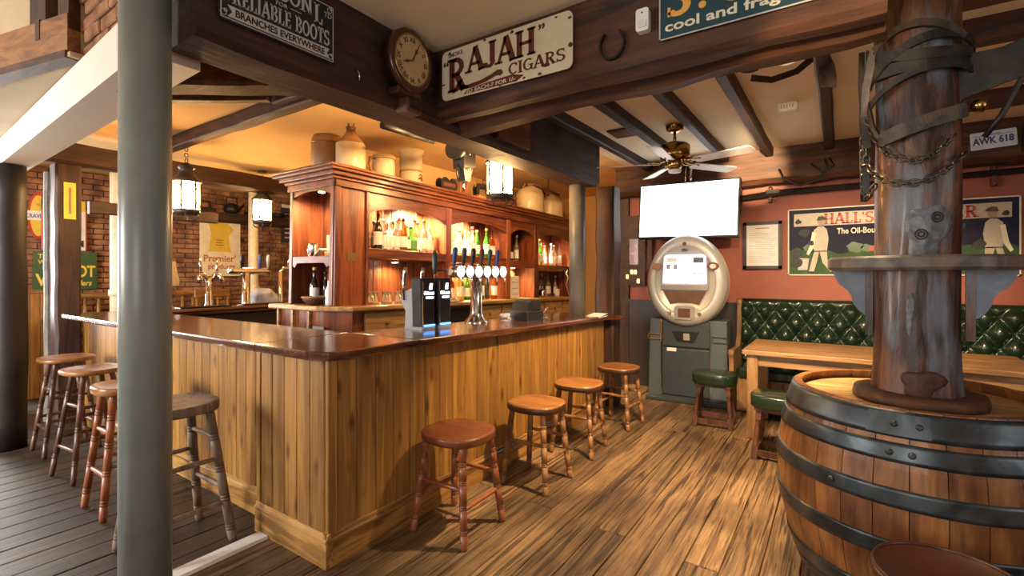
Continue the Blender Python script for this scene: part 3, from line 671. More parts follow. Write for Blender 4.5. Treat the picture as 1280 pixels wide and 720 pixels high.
# ------------------------------------------------------------------ back bar dresser
BT = .018
def bz(z, Y): return z-BT*(Y-2.5)
bb = thing('back_bar_dresser', 'tall red mahogany back bar dresser with arched lit bays', 'dresser', (-3.6, 2.5, 0), rot=(-BT, 0, 0))
def bpart(name, mb, m_=None, parent=None): return mb.build(name, m_ or M['mahog'], parent or bb)
BAYS = [(.42, 1.48), (1.57, 2.66), (2.75, 3.35), (3.46, 4.48)]
CT, SH0, SH1, TOPZ = 1.20, 1.635, 1.725, 2.30
for y0, y1 in BAYS:
    n_ = max(3, round((y1-y0)/.115)); wd = (y1-y0)/n_
    for k in range(n_):
        o = board_mesh(wd-.003, TOPZ-CT, .012).build('back_plank', M['mahog'], bb); o.rotation_euler = (0, 0, R(90)); o.location = (-.38+.012, y0+k*wd, CT); o.scale = (1, -1, 1)
for y0, y1 in ((1.48, 1.57), (2.66, 2.75), (3.35, 3.46), (4.48, 4.60)):
    bevel(bpart('stile', MB().box((-.36, y0, CT), (0, y1, TOPZ))), .006)
# end panel: framed, with a little plate
bpart('end_panel', MB().box((-.045, .10, CT), (-.012, .40, TOPZ)))
for y0, y1 in ((.055, .115), (.385, .42)): bevel(bpart('end_stile', MB().box((-.05, y0, CT), (.006, y1, TOPZ))), .006)
bpart('brass_plate', MB().box((-.012, .19, 1.60), (-.007, .31, 1.67)), plain('dull_brass', (.20, .12, .04), .5, .4))
# open end unit facing the camera
bpart('end_back', MB().box((-.64, .38, CT), (-.05, .40, TOPZ)))
bpart('end_side', MB().box((-.67, .06, CT), (-.64, .40, TOPZ)))
bpart('end_side', MB().box((-.05, .06, CT), (-.045, .40, TOPZ)))
for x0 in (-.67, -.06): bevel(bpart('end_post', MB().box((x0, .045, CT), (x0+.045, .075, TOPZ))), .006)
def valance(w_, h, drop, n_=22):
    """scalloped board, 2D: top edge straight, lower edge waved"""
    p = [(0, h)]
    for k in range(n_+1):
        q = k/n_; s = abs(q-.5)*2
        p.append((w_*q, drop*(0 if s > .93 else (.15+.85*math.cos((s/.93)*PI/2)**.7))*1.0))
    p.append((w_, h)); return p
o = bpart('end_valance', MB().prism(valance(.58, .13, .055), 0, .018, lambda u, v, h: (-.64+u, .055+h, 2.17+v)), M['mahog_x'])
for q in (.03, .55): bpart('rosette', MB().cyl((-.64+q, .058, 2.265), (-.64+q, .045, 2.265), .013), M['shelfw'], o)
sh = bpart('end_shelf', MB().box((-.64, .07, 1.605), (-.05, .39, 1.63)), M['mahog_x'])
bpart('end_shelf_lip', MB().prism([(0, .07), (0, 0), (.05, -.03), (.09, .012), (.5, .012), (.54, -.03), (.59, 0), (.59, .07)], 0, .02, lambda u, v, h: (-.64+u, .052+h, 1.565+v)), M['mahog_x'], sh)
bpart('end_top', MB().box((-.67, .06, TOPZ), (0, .42, TOPZ+.02)), M['mahog_x'])
for i, (y0, y1) in enumerate(BAYS):
    z0 = (SH0, SH0, SH0-.02, SH0-.05)[i]
    bevel(bpart('shelf', MB().box((-.37, y0, z0), (-.005, y1, z0+(SH1-SH0))), M['mahog_y']), .005)
    bpart('arch_valance', MB().prism(valance(y1-y0, .27, .09), 0, .02, lambda u, v, h: (-.03+h, y0+u, 2.045+v)), M['mahog_y'])
    bpart('bay_top', MB().box((-.37, y0, TOPZ-.02), (0, y1, TOPZ)), M['mahog_y'])
for k, (z0, z1, ov) in enumerate(((2.24, 2.30, .02), (2.30, 2.325, .04), (2.325, 2.36, .075), (2.36, 2.385, .115), (2.385, 2.41, .13))):
    bevel(bpart('cornice_moulding', MB().box((-.67-ov, .05-ov, z0), (ov, 4.62, z1) if k > 0 else (ov, 4.62, z1)) if k else
          MB().box((-.0, .05-ov, z0), (ov, 4.62, z1)).box((-.69, .05-ov, z0), (ov, .055, z1)), M['mahog_y']), .006)
# golden counter of the back bar with drawers
bk = thing('back_counter', 'golden oak counter and drawers under the back bar dresser', 'counter', (-3.6, 2.5, 0), rot=(-BT, 0, 0))
o = MB().prism([(-.85, -.05), (-.10, -.05), (.16, .14), (.16, 4.7), (-.40, 4.7), (-.40, .46), (-.85, .46)], 1.155, 1.198, FLAT).build('worktop', M['oakc'], bk); bevel(o, .012)
MB().prism([(-.80, .03), (-.10, .03), (.09, .18), (.09, 4.6), (-.4, 4.6), (-.4, .4), (-.80, .4)], .05, 1.154, FLAT).build('carcass', M['mahog'], bk)
for k in range(8):
    y0 = .30+.53*k
    if k == 2:
        MB().box((.09, y0, .35), (.115, y0+.50, 1.13)).build('fridge_door', M['black'], bk); continue
    d_ = MB().box((.09, y0, .93), (.112, y0+.50, 1.13), .008).build('drawer', M['oakc'], bk)
    MB().ball((.128, y0+.25, 1.03), .016).build('knob', M['brass'], d_)
    d_ = MB().box((.09, y0, .15), (.112, y0+.50, .90), .008).build('door', M['mahog'], bk)
for k, x0 in enumerate((-.78, -.55, -.30)): MB().box((x0, .0, .2), (x0+.03, .03, 1.15)).build('leg_panel', M['oakc'], bk)
d_ = MB().box((-.22, .02, .84), (-.09, .03, 1.0)).build('glass_panel', M['slate'], bk)
MB().box((-.235, .012, .82), (-.075, .02, 1.02)).box((-.22, .010, .84), (-.09, .0205, 1.0)).build('panel_frame', M['grey'], d_)

# shelf lamps
for i, yy, zz, e in ((0, 3.22, 2.22, 80), (0, 3.78, 2.22, 230), (1, 4.25, 2.22, 110), (1, 4.60, 2.22, 150), (2, 5.62, 1.60, 25), (3, 6.35, 2.20, 170), (4, 2.70, 2.22, 60), (0, 3.45, 1.60, 22), (1, 4.45, 1.60, 60), (1, 4.85, 1.60, 60)):
    Y = yy; z = bz(zz, Y)
    nm = {3.22: 'small round shelf lamp in the first lit bay, left of two', 3.78: 'small round shelf lamp in the first lit bay, right of two', 4.25: 'small round shelf lamp in the second lit bay, left of two',
          4.60: 'small round shelf lamp in the second lit bay, right of two', 2.70: 'small round added lamp inside the open end unit', 3.45: 'small round lamp under the first bay shelf above the tumblers', 4.45: 'small round lamp under the second bay shelf, left of two', 4.85: 'small round lamp under the second bay shelf, right of two', 5.62: 'small round shelf lamp under the narrow third bay shelf', 6.35: 'small round shelf lamp in the last lit bay'}[yy]  # the end unit lamp is added to brighten its inside
    lm = thing('shelf_lamp', nm, 'lamp', (-3.95 if i == 4 else -3.80, Y, z), group='back bar shelf lamps')
    MB().lathe([(.035, 0), (.035, 1)], (0, 0, .015), (0, 0, .035), 16).build('housing', M['brass'], lm)
    MB().lathe([(.028, 0), (.028, 1)], (0, 0, .008), (0, 0, .015), 16).build('lens', M['shelf_lamp'], lm)
    light('shelf_lamp_light', 'SPOT', (0, 0, 0), e, (1, .70, .36), .03, rot=(0, R(10), 0), spot=150, blend=.6, parent=lm)

# ------------------------------------------------------------------ bottles and glassware
def make_bottle(kind):
    P_ = {'spirit': ([(.036, 0), (.038, .03), (.038, .55), (.030, .66), (.015, .74), (.013, .92), (.015, .93), (.015, 1)], .29),
          'wine': ([(.034, 0), (.037, .03), (.037, .52), (.026, .64), (.015, .72), (.014, .96), (.016, .97), (.016, 1)], .30),
          'square': ([(.042, 0), (.044, .03), (.044, .58), (.03, .67), (.016, .72), (.014, .9), (.017, .91), (.017, 1)], .26),
          'squat': ([(.05, 0), (.055, .04), (.055, .42), (.035, .58), (.016, .66), (.015, .88), (.019, .89), (.019, 1)], .22),
          'slim': ([(.026, 0), (.028, .03), (.028, .55), (.018, .68), (.012, .76), (.011, .95), (.013, .96), (.013, 1)], .28)}[kind[0]]
    e = bpy.data.objects.new('bottle', None); COL.objects.link(e)
    prof, h = P_; sg = 4 if kind[0] == 'square' else 16
    body = MB().lathe(prof, (0, 0, 0), (0, 0, h), 16).build('bottle_body', M[kind[1]], e)
    r_ = max(q for q, _ in prof)
    MB().lathe([(r_*1.015, 0), (r_*1.015, 1)], (0, 0, h*.13), (0, 0, h*.46), 16, caps=False).build('paper_label', M[kind[2]], e)
    MB().lathe([(.017, 0), (.017, 1)], (0, 0, h*.93), (0, 0, h*1.02), 10).build('cap', M[kind[3]], e)
    return e
DESC = {'clear': 'clear', 'amber_g': 'amber', 'green_g': 'green', 'dark_g': 'dark', 'yellow_g': 'yellow', 'label_w': 'white', 'label_b': 'black', 'label_g': 'green'}
SHP = {'spirit': 'spirit', 'wine': 'wine', 'square': 'broad', 'squat': 'squat', 'slim': 'slim'}
protos = {}
ORD = ['leftmost', 'second', 'third', 'fourth', 'fifth', 'sixth', 'seventh', 'eighth', 'ninth', 'tenth', 'eleventh', 'twelfth']
def bottles(seq, y0, y1, z, X, place, group):
    n_ = len(seq)
    for k, kd in enumerate(seq):
        Y = y0+(y1-y0)*(k+.5)/n_+random.uniform(-.012, .012)
        x_ = X+random.uniform(-.05, .05)
        new = kd not in protos
        e = protos.setdefault(kd, None) or make_bottle(kd)
        lab = '%s %s bottle, %s %s' % (DESC[kd[1]], SHP[kd[0]], (ORD[k] if k else 'leftmost')+(' from left' if k else ''), place)
        if new: protos[kd] = e; o = e; o.location = (x_, Y, bz(z, Y)); tag(o, lab, 'bottle', group)
        else: o = dup(e, (x_, Y, bz(z, Y)), random.uniform(0, 6), lab); o['group'] = group
        o.scale = (1.12, 1.12, random.uniform(1.05, 1.3))
c1, c2, c3, c4 = ('spirit', 'amber_g', 'label_w', 'black'), ('wine', 'dark_g', 'label_w', 'gold'), ('square', 'clear', 'label_w', 'white'), ('spirit', 'clear', 'label_w', 'red')
c5, c6, c7, c8 = ('wine', 'green_g', 'label_w', 'gold'), ('squat', 'amber_g', 'label_w', 'gold'), ('slim', 'dark_g', 'label_b', 'black'), ('squat', 'green_g', 'label_g', 'green')
c9, c10 = ('slim', 'clear', 'label_w', 'silver'), ('spirit', 'yellow_g', 'label_w', 'yellow')
bottles([c1, c7, c2, c9, c3, c3, c1, c6, c8, c4, c4, c3], 2.98, 3.94, SH1, -3.77, 'on the first lit shelf', 'bottles on the first lit shelf')
bottles([c1, c2, c7, c2, c9, c1, c4, c9, c1], 3.00, 3.90, SH1, -3.89, 'in the first shelf back row', 'bottles at the back of the first lit shelf')
bottles([c4, c4, c3, c3, c4, c5, c5, c1], 4.12, 5.10, SH1, -3.76, 'on the second lit shelf', 'bottles on the second lit shelf')
bottles([c9, c1, c4, c9, c2, c1], 4.16, 5.06, SH1, -3.89, 'in the second shelf back row', 'bottles at the back of the second lit shelf')
bottles([c6, c6, c9], 5.32, 5.72, SH1-.02, -3.78, 'on the narrow third shelf', 'bottles on the narrow third shelf')
bottles([c4, c3, c5, c3, c4, c9, c3, c4], 6.04, 6.92, SH1-.05, -3.78, 'on the last lit shelf', 'bottles on the last lit shelf')
bottles([c1, c6, c10, c10, c5, c8, c5, c2, c7, c1], 4.14, 5.10, CT, -3.74, 'on the counter behind the fount', 'bottles on the back counter')
bottles([c9, c4, c9], 6.25, 6.85, CT, -3.72, 'at the back counter far end', 'bottles at the far end of the back counter')
gl = thing('tumbler', 'upturned clear tumbler', 'glass', (0, 0, 0), group='upturned tumblers on the back counter')
MB().lathe([(.040, 0), (.038, .1), (.031, 1)], (0, 0, 0), (0, 0, .115), 16).build('glass_body', M['clear'], gl)
MB().lathe([(.031, 0), (.030, 1)], (0, 0, .112), (0, 0, .125), 16).build('glass_base', M['clear'], gl)
for k in range(9):
    Y = 2.98+.083*k; loc = (-3.60-.05*(k % 2), Y, bz(CT, Y)); lab = 'upturned clear tumbler, %s in the row on the back counter' % (ORD[k]+(' from left' if k else ''))
    if k == 0: gl.location = loc; gl['label'] = lab
    else: dup(gl, loc, 0, lab)
# things inside the open end unit
tk = thing('tankard', 'polished pewter tankard on the end shelf of the back bar', 'tankard', (-4.02, 2.66, bz(1.63, 2.66)))
MB().lathe([(.050, 0), (.052, .05), (.042, .15), (.040, .8), (.045, 1)], (0, 0, 0), (0, 0, .13), 18).build('cup', M['chrome'], tk)
MB().tube([(-.04, 0, .11), (-.075, 0, .115), (-.085, 0, .07), (-.07, 0, .03), (-.045, 0, .03)], .006).build('handle', M['chrome'], tk)
jr = thing('stoneware_mug', 'cream stoneware mug at the back of the end shelf', 'mug', (-3.93, 2.80, bz(1.63, 2.8)))
MB().lathe([(.048, 0), (.05, .05), (.05, .95), (.046, 1)], (0, 0, .06), (0, 0, .21), 18).build('body', M['stone'], jr)
MB().lathe([(.07, 0), (.07, 1)], (0, 0, 0), (0, 0, .06), 18).build('stand', M['keg'], jr)
sl = thing('table_lamp', 'small lamp with cream pleated shade in the end unit', 'lamp', (-3.76, 2.74, bz(1.63, 2.74)))
MB().lathe([(.05, 0), (.045, .1), (.02, .2), (.018, 1)], (0, 0, 0), (0, 0, .09), 14).build('base', M['brass'], sl)
MB().lathe([(.075, 0), (.035, 1)], (0, 0, .08), (0, 0, .28), 18, caps=False).build('shade', M['lampshade'], sl)
cp = thing('open_book', 'pale open leaflet leaning on the end shelf', 'leaflet', (-3.85, 2.62, bz(1.63, 2.62)))
MB().obox((-.07, 0, .005), (.0, .02, .075), .07, .006).obox((.0, .02, .075), (.08, 0, .06), .07, .006).build('pages', M['paper'], cp)
bottles([c2, c7], 2.62, 2.82, CT+.0, -4.0, 'in the lower end unit', 'bottles in the lower end unit')
bt = thing('stone_bottle', 'small white stoneware bottle in the lower end unit', 'bottle', (-3.80, 2.68, bz(CT, 2.68)))
MB().lathe([(.038, 0), (.04, .05), (.04, .6), (.02, .8), (.018, 1)], (0, 0, .0), (0, 0, .22), 14).build('body', M['white'], bt); MB().cyl((0, 0, .22), (0, 0, .24), .015).build('stopper', M['keg'], bt)
vw = thing('wicker_bowl', 'dark wicker bowl low in the end unit', 'bowl', (-3.92, 2.60, bz(CT, 2.6)))
MB().lathe([(.05, 0), (.09, .6), (.10, 1)], (0, 0, 0), (0, 0, .07), 18).build('bowl', M['rust'], vw); MB().torus((0, 0, .07), .10, .008).build('rim', M['keg'], vw)
# lower bay goods
wbx = thing('white_box', 'white carton with a printed front under the narrow third bay', 'box', (-3.72, 5.42, bz(CT, 5.42)))
MB().box((-.12, -.10, 0), (.08, .12, .30), .004).build('carton', M['white'], wbx)
for k in range(3): MB().box((.081, -.06, .05+.08*k), (.083, .09, .06+.08*k)).build('print_line', M['grey_ink'], wbx)
bbd = thing('wooden_board', 'round-topped wooden board leaning behind the white carton', 'board', (-3.90, 5.66, bz(CT, 5.66)))
MB().prism([(-.14, 0), (.14, 0), (.14, .30)]+ell(0, .30, .14, .1, 10, 0, PI)[1:-1]+[(-.14, .30)], 0, .025, lambda u, v, h: (h, u, v)).build('panel', M['oakc'], bbd)
kt = thing('kettle', 'small steel kettle on the back counter at the far end', 'kettle', (-3.62, 6.15, bz(CT, 6.15)))
MB().lathe([(.06, 0), (.07, .2), (.06, .8), (.03, 1)], (0, 0, 0), (0, 0, .12), 16).build('body', M['chrome'], kt); MB().tube([(0, -.05, .1), (0, -.04, .17), (0, .04, .17), (0, .05, .1)], .008).build('handle', M['black'], kt)
MB().tube([(0, .06, .05), (0, .10, .09), (0, .12, .11)], .01).build('spout', M['chrome'], kt)
cpb = thing('white_cup', 'white cup beside the kettle', 'cup', (-3.55, 6.45, bz(CT, 6.45)))
MB().lathe([(.035, 0), (.042, 1)], (0, 0, 0), (0, 0, .12), 16).build('cup', M['white'], cpb); MB().torus((0, .05, .06), .025, .006, (1, 0, 0)).build('handle', M['white'], cpb)
cab = thing('loose_cable', 'thin pale cable hanging down the end of the last bay', 'cable', (-3.55, 6.9, bz(CT, 6.9)))
MB().tube([(0, -.1, .42), (.02, -.2, .36), (.02, -.12, .30), (.02, -.2, .2), (.02, -.1, .02)], .005).build('cord', M['white'], cab)
tr = thing('folded_cloth', 'folded white cloth on the back counter left of the second bay', 'cloth', (-3.52, 3.95, bz(CT, 3.95)))
MB().box((-.06, -.13, 0), (.07, .13, .02), .008).box((-.05, -.12, .02), (.06, .10, .038), .008).build('cloth', M['white'], tr)

# ------------------------------------------------------------------ curios on top of the dresser
TZ = lambda Y: bz(2.41, Y)
def top(name, label, cat, X, Y, rz=0): return thing(name, label, cat, (X, Y, TZ(Y)), rz)
kg = top('keg', 'brown barrel-shaped keg at the left end of the dresser top', 'keg', -3.98, 2.78)
MB().lathe([(.12, 0), (.135, .1), (.145, .5), (.135, .9), (.12, 1)], (0, 0, 0), (0, 0, .36), 24).build('body', M['keg'], kg)
for q in (.06, .29): MB().torus((0, 0, q), .138, .006).build('band', M['stone_top'], kg)
fg = top('stoneware_flagon', 'large cream stoneware flagon with brown shoulder and wire clasp', 'flagon', -3.66, 2.80)
MB().lathe([(.125, 0), (.13, .04), (.13, 1)], (0, 0, 0), (0, 0, .24), 28).build('body', M['stone'], fg)
MB().lathe([(.13, 0), (.12, .12), (.05, .75), (.042, 1)], (0, 0, .24), (0, 0, .36), 28).build('shoulder', M['stone_top'], fg)
MB().lathe([(.04, 0), (.038, .6), (.045, 1)], (0, 0, .355), (0, 0, .395), 18).build('neck', M['rust'], fg)
MB().tube([(-.03, 0, .385), (-.035, 0, .44)], .007).tube([(.03, 0, .385), (.045, 0, .425)], .007).build('clasp', M['rust'], fg)
text('1767', .03, fg, M['rust'], 0, 0).matrix_local = Matrix.Translation((.128, .02, .19)) @ Matrix.Rotation(R(90), 4, 'Z') @ Matrix.Rotation(R(90), 4, 'X')
mg = top('stoneware_mug', 'squat cream stoneware jug with one handle between flagon and crock', 'jug', -3.66, 3.18)
MB().lathe([(.10, 0), (.108, .1), (.105, .8), (.112, .86), (.105, 1)], (0, 0, 0), (0, 0, .22), 24).build('body', M['stone'], mg)
MB().torus((0, 0, .185), .109, .005).build('band', M['keg'], mg)
MB().tube([(0, -.10, .18), (0, -.16, .18), (0, -.17, .12), (0, -.15, .06), (0, -.10, .05)], .014).build('handle', M['stone_top'], mg)
cr = top('water_crock', 'tall cream stoneware crock with a tap on the dresser', 'crock', -3.68, 3.56)
MB().lathe([(.11, 0), (.115, .04), (.115, .9), (.135, .94), (.135, 1)], (0, 0, 0), (0, 0, .36), 26).build('body', M['stone'], cr)
MB().tube([(.11, 0, .06), (.15, 0, .06), (.155, 0, .03)], .010).torus((.14, 0, .085), .015, .005, (1, 0, 0)).build('tap', M['brass'], cr)
MB().lathe([(.118, 0), (.118, 1)], (0, 0, .13), (0, 0, .15), 26, caps=False).build('print_band', M['keg'], cr)
sj = top('stone_bottle', 'small brown stoneware bottle between jug and crock', 'bottle', -3.85, 3.42)
MB().lathe([(.05, 0), (.05, .7), (.025, .9), (.025, 1)], (0, 0, 0), (0, 0, .26), 16).build('body', M['keg'], sj); MB().cyl((0, 0, .25), (0, 0, .275), .02).build('cork', M['rust'], sj)
bn = top('iron_pulley', 'dark double iron pulley lying on the dresser', 'pulley', -3.60, 4.02)
for q in (-.06, .06): MB().lathe([(.075, 0), (.06, .3), (.06, .7), (.075, 1)], (-.04, q, .078), (.04, q, .078), 20).build('wheel', M['black_iron'], bn)
MB().box((-.05, -.1, .05), (.05, .1, .1), .01).build('block', M['rust'], bn)
bxw = top('wooden_box', 'small upright wooden box beside the iron pulley', 'box', -3.60, 4.25)
MB().box((-.06, -.06, 0), (.06, .06, .18), .005).build('case', M['keg'], bxw); MB().box((.06, -.05, .01), (.064, .05, .17)).build('lid', M['mahog'], bxw)
sm = top('sewing_machine', 'black vintage sewing machine on the dresser', 'sewing machine', -3.58, 4.66)
MB().box((-.08, -.20, 0), (.08, .20, .035), .008).build('bed', M['keg'], sm)
MB().prism([(-.16, .035), (-.12, .035), (-.11, .13), (.08, .135), (.09, .035), (.16, .035), (.15, .17), (.06, .19), (-.14, .18), (-.17, .12)], -.03, .03, lambda u, v, h: (h, u, v)).build('arm', M['black_iron'], sm)
hw = MB().torus((0, .20, .15), .06, .009, (0, 1, 0)); 
for k in range(3): hw.cyl((-.06*math.cos(k*PI/3), .20, .15-.06*math.sin(k*PI/3)), (.06*math.cos(k*PI/3), .20, .15+.06*math.sin(k*PI/3)), .005, seg=6)
hw.build('hand_wheel', M['brass'], sm); MB().cyl((0, -.15, .05), (0, -.15, .22), .012).build('needle_bar', M['chrome'], sm); MB().cyl((0, 0, .19), (0, 0, .25), .012).build('spool', M['rust'], sm)
pj = thing('film_projector', 'black vintage projector hanging from the beam above the dresser', 'projector', (-3.05, 3.62, 2.40))
MB().cyl((0, -.13, .27), (0, .02, .27), .095, seg=20).build('lens_drum', M['black'], pj)
MB().prism([(-.04, .10), (.13, .12), (.14, .33), (.02, .36), (-.06, .32)], -.07, .07, lambda u, v, h: (h, u, v)).build('housing', M['black'], pj)
MB().prism([(.0, -.02), (.07, -.02), (.12, .12), (-.03, .12)], -.05, .05, lambda u, v, h: (h, u, v)).build('lower_gate', M['black'], pj)
MB().box((-.04, -.02, .34), (.04, .05, .47)).build('hanger', M['rust'], pj)
MB().cyl((0, .03, -.12), (0, .03, 0), .012).build('column', M['chrome'], pj)
for z_ in (.24, .10): MB().ball((.072, .035, z_), .012).build('screw_head', M['chrome'], pj)
MB().tube([(0, -.05, .13), (0, -.07, .05), (0, -.05, 0)], .01).build('crank', M['black'], pj)
for lab, X, Y, rr, hh in (('tall cream stoneware jar right of the lantern, left of two', -3.72, 5.95, .20, .43), ('shorter cream stoneware jar right of the lantern, right of two', -3.70, 6.52, .19, .36)):
    j = top('stoneware_jar', lab, 'jar', X, Y); j['group'] = 'stoneware jars by the pillar'
    MB().lathe([(rr*.95, 0), (rr, .05), (rr, .68), (rr*.86, .83), (rr*.45, .95), (rr*.32, 1)], (0, 0, 0), (0, 0, hh*.93), 28).build('body', M['stone'], j)
    MB().lathe([(rr*.3, 0), (rr*.36, 1)], (0, 0, hh*.92), (0, 0, hh), 18).build('neck', M['stone_top'], j)
    MB().tube([(0, -rr*.3, hh*.95), (0, -rr*.75, hh*.97), (0, -rr*.93, hh*.82)], .012).build('handle', M['stone_top'], j)
rk = top('brick_block', 'small terracotta box behind the lantern on the dresser', 'box', -3.7, 5.35)
MB().box((-.08, -.10, 0), (.08, .10, .16), .006).build('case', M['rust'], rk); MB().box((-.085, -.105, .13), (.085, .105, .145)).build('rim', M['keg'], rk)
wh = top('cartwheel', 'dark spoked wheel leaning behind the far pillar', 'wheel', -4.02, 6.80)
mbw = MB().torus((0, 0, .27), .23, .02, (1, .2, 0), 28)
for k in range(6): mbw.cyl((0, 0, .27), (-.04*math.cos(k*PI/3), .22*math.cos(k*PI/3), .27+.22*math.sin(k*PI/3)), .010, seg=6)
mbw.build('rim', M['black_iron'], wh); MB().ball((0, 0, .27), .05).build('hub', M['black_iron'], wh)
yk = thing('wooden_yoke', 'thin dark wooden yoke hanging by a hook above the jars', 'yoke', (-3.3, 5.75, 2.62))
MB().tube([(0, -.40, .03), (0, -.2, .015), (0, 0, 0), (0, .3, -.03)], .016).build('bar', M['rust'], yk); MB().tube([(0, 0, 0), (0, 0, .13), (0, .02, .25)], .006).build('hook', M['black_iron'], yk)
sd = thing('hanging_rack', 'dark iron rack with two rails hung under the ceiling over the bar', 'rack', (-3.0, 2.85, 2.62))
MB().cyl((.08, -.33, 0), (.02, .30, .03), .024).build('rail', M['black_iron'], sd); MB().cyl((-.10, -.18, .08), (-.12, .34, .10), .020).build('rail', M['black_iron'], sd)
for q in (-.15, .02, .2): MB().cyl((.06, q, .01), (-.11, q, .095), .008).build('rung', M['black_iron'], sd)
for q in (-.12, .25): MB().cyl((-.02, q, .06), (-.02, q, .25), .006).build('hanger', M['black_iron'], sd)
bb2 = thing('small_box', 'small dark box fixed to the bar beam just below the clock', 'box', (-2.085, 2.0, 2.41))
MB().box((-.05, -.06, 0), (.05, .06, .11), .008).build('case', M['rust'], bb2); MB().box((.05, -.04, .02), (.055, .04, .09)).build('lid', M['beam_y'], bb2)

# ------------------------------------------------------------------ lanterns
def lantern(label, loc, s=1.0, hang=.2, watts=20):
    e = thing('lantern', label, 'lantern', loc, .3, group='hanging lanterns')
    L = lambda name, mb, m_, p=e: mb.build(name, m_, p)
    L('glass', MB().lathe([(.105, 0), (.105, 1)], (0, 0, .09), (0, 0, .36), 20), M['lantern_glass'])
    L('base', MB().lathe([(.09, 0), (.115, .3), (.118, 1)], (0, 0, .04), (0, 0, .09), 20), M['lantern'])
    L('roof', MB().lathe([(.128, 0), (.13, .08), (.10, .25), (.065, .45), (.06, .7), (.075, .74), (.05, .9), (.02, 1)], (0, 0, .355), (0, 0, .55), 20), M['lantern'])
    cg = MB()
    for k in range(6):
        a = k*PI/3; a2 = a+PI/3; c = lambda q: (math.cos(q)*.118, math.sin(q)*.118)
        cg.cyl((*c(a), .08), (*c(a), .36), .008, seg=6).cyl((*c(a), .1), (*c(a2), .35), .0055, seg=5).cyl((*c(a2), .1), (*c(a), .35), .0055, seg=5)
    L('cage', cg, M['lantern'])
    for k in range(6):
        a = k*PI/3+.3; L('scroll', MB().tube([(math.cos(a)*.1, math.sin(a)*.1, .06), (math.cos(a)*.125, math.sin(a)*.125, .03), (math.cos(a)*.10, math.sin(a)*.10, .0), (math.cos(a)*.04, math.sin(a)*.04, -.01)], .005, 6), M['lantern'])
    n_ = max(2, int(hang/.05))
    ch = MB()
    for k in range(n_): ch.torus((0, 0, .57+k*hang/n_), .02, .004, (1, 0, 0) if k % 2 else (0, 1, 0), 10, 5)
    L('chain', ch, M['lantern']); L('ceiling_rose', MB().lathe([(.06, 0), (.05, 1)], (0, 0, .57+hang), (0, 0, .59+hang), 16), M['lantern'])
    e.scale = (s,)*3; return e
lantern('large lit lantern hanging beside the grey column', (-5.45, 2.19, 2.03), 1.03, .22, 22)
lantern('farther lit lantern hanging over the end of the bar', (-6.4, 3.48, 2.10), 1.0, .16, 22)
lantern('lit lantern hanging over the back bar by the dark beam', (-2.72, 3.80, 2.14), 1.12, .06, 18)

# ------------------------------------------------------------------ stools
def turned(r_, rings, seg=12):
    """leg profile with grooves and rings; rings = list of centres (0..1)"""
    p = [(r_*.80, 0), (r_*.95, .03)]
    for c in rings:
        for k in (-1, 0, 1):
            h = c+k*.022; p += [(r_*1.02, h-.010), (r_*.86, h-.0075), (r_*.86, h-.0045), (r_*1.02, h-.002)]
    p += [(r_*1.0, .97), (r_*.85, 1)]
    return sorted(p, key=lambda q: q[1])
def seat_mesh(a, b_, z0, z1, n_=36, pw=2.6, dish=.012):
    mb = MB(); rings = []
    def rim(s, z, dz=0): return [(math.copysign(abs(math.cos(t))**(2/pw), math.cos(t))*a*s, math.copysign(abs(math.sin(t))**(2/pw), math.sin(t))*b_*s, z+dz) for t in (2*PI*k/n_ for k in range(n_))]
    lev = [rim(.90, z0), rim(.985, z0+.006), rim(1, z0+.016), rim(1, z1-.010), rim(.985, z1-.003), rim(.95, z1), rim(.75, z1-dish*.5), rim(.4, z1-dish), rim(.02, z1-dish)]
    vs = [p for r_ in lev for p in r_]; fs = []
    for i in range(len(lev)-1):
        for k in range(n_): fs.append((i*n_+k, i*n_+(k+1) % n_, (i+1)*n_+(k+1) % n_, (i+1)*n_+k))
    fs.append(tuple(reversed(range(n_)))); mb._add(vs, fs, True); return mb
def make_stool(name, label, H_, a, b_, topr, footr, leg_r, rings, levels, m_leg, m_seat, group, thick=.045, side=None, skew=PI/4):
    e = thing(name, label, 'stool', group=group)
    seat_mesh(a, b_, H_-thick, H_).build('seat', m_seat, e)
    T_, F_ = [], []
    for k in range(4):
        an = skew+k*PI/2; t_ = (topr*math.cos(an), topr*math.sin(an), H_-thick+.004); f_ = (footr*math.cos(an), footr*math.sin(an), 0)
        T_.append(Vector(t_)); F_.append(Vector(f_))
        lg = MB().lathe(turned(leg_r, rings), f_, t_, 12).build('leg', m_leg, e)
        rg = MB(); fv = Vector(f_); tv_ = Vector(t_)
        for c in rings:
            for q in (-1, 0, 1):
                h = c+q*.022-.006; rg.cyl(fv.lerp(tv_, h-.0035), fv.lerp(tv_, h+.0035), leg_r*.96, seg=12)
        rg.build('turned_grooves', M['ring'], lg)['kind'] = 'stuff'
    for k in range(4):
        for h in levels[k % 2]:
            p = F_[k].lerp(T_[k], h/(H_-thick)); q = F_[(k+1) % 4].lerp(T_[(k+1) % 4], h/(H_-thick))
            MB().lathe([(.009, 0), (.012, .15), (.014, .5), (.012, .85), (.009, 1)], p, q, 10).build('stretcher', m_leg, e)
    return e
GL = 'low stools along the bar front'
low_red = make_stool('bar_stool', 'reddish turned-leg stool nearest the bar corner', .57, .205, .195, .185, .262, .021, (.18, .42, .66, .84), ([.30], [.20]), M['stool_red'], M['stool_red_seat'], GL, .05)
low_red.location = (-1.85, 2.17, 0); low_red.rotation_euler.z = .03
low_oak = make_stool('bar_stool', 'golden-brown stool second from the bar corner', .57, .195, .185, .175, .25, .020, (.15, .38, .62, .84), ([.31], [.21]), M['stool_oak'], M['stool_oak_seat'], GL, .05)
seat = [c for c in low_oak.children if c.name.startswith('seat')][0]
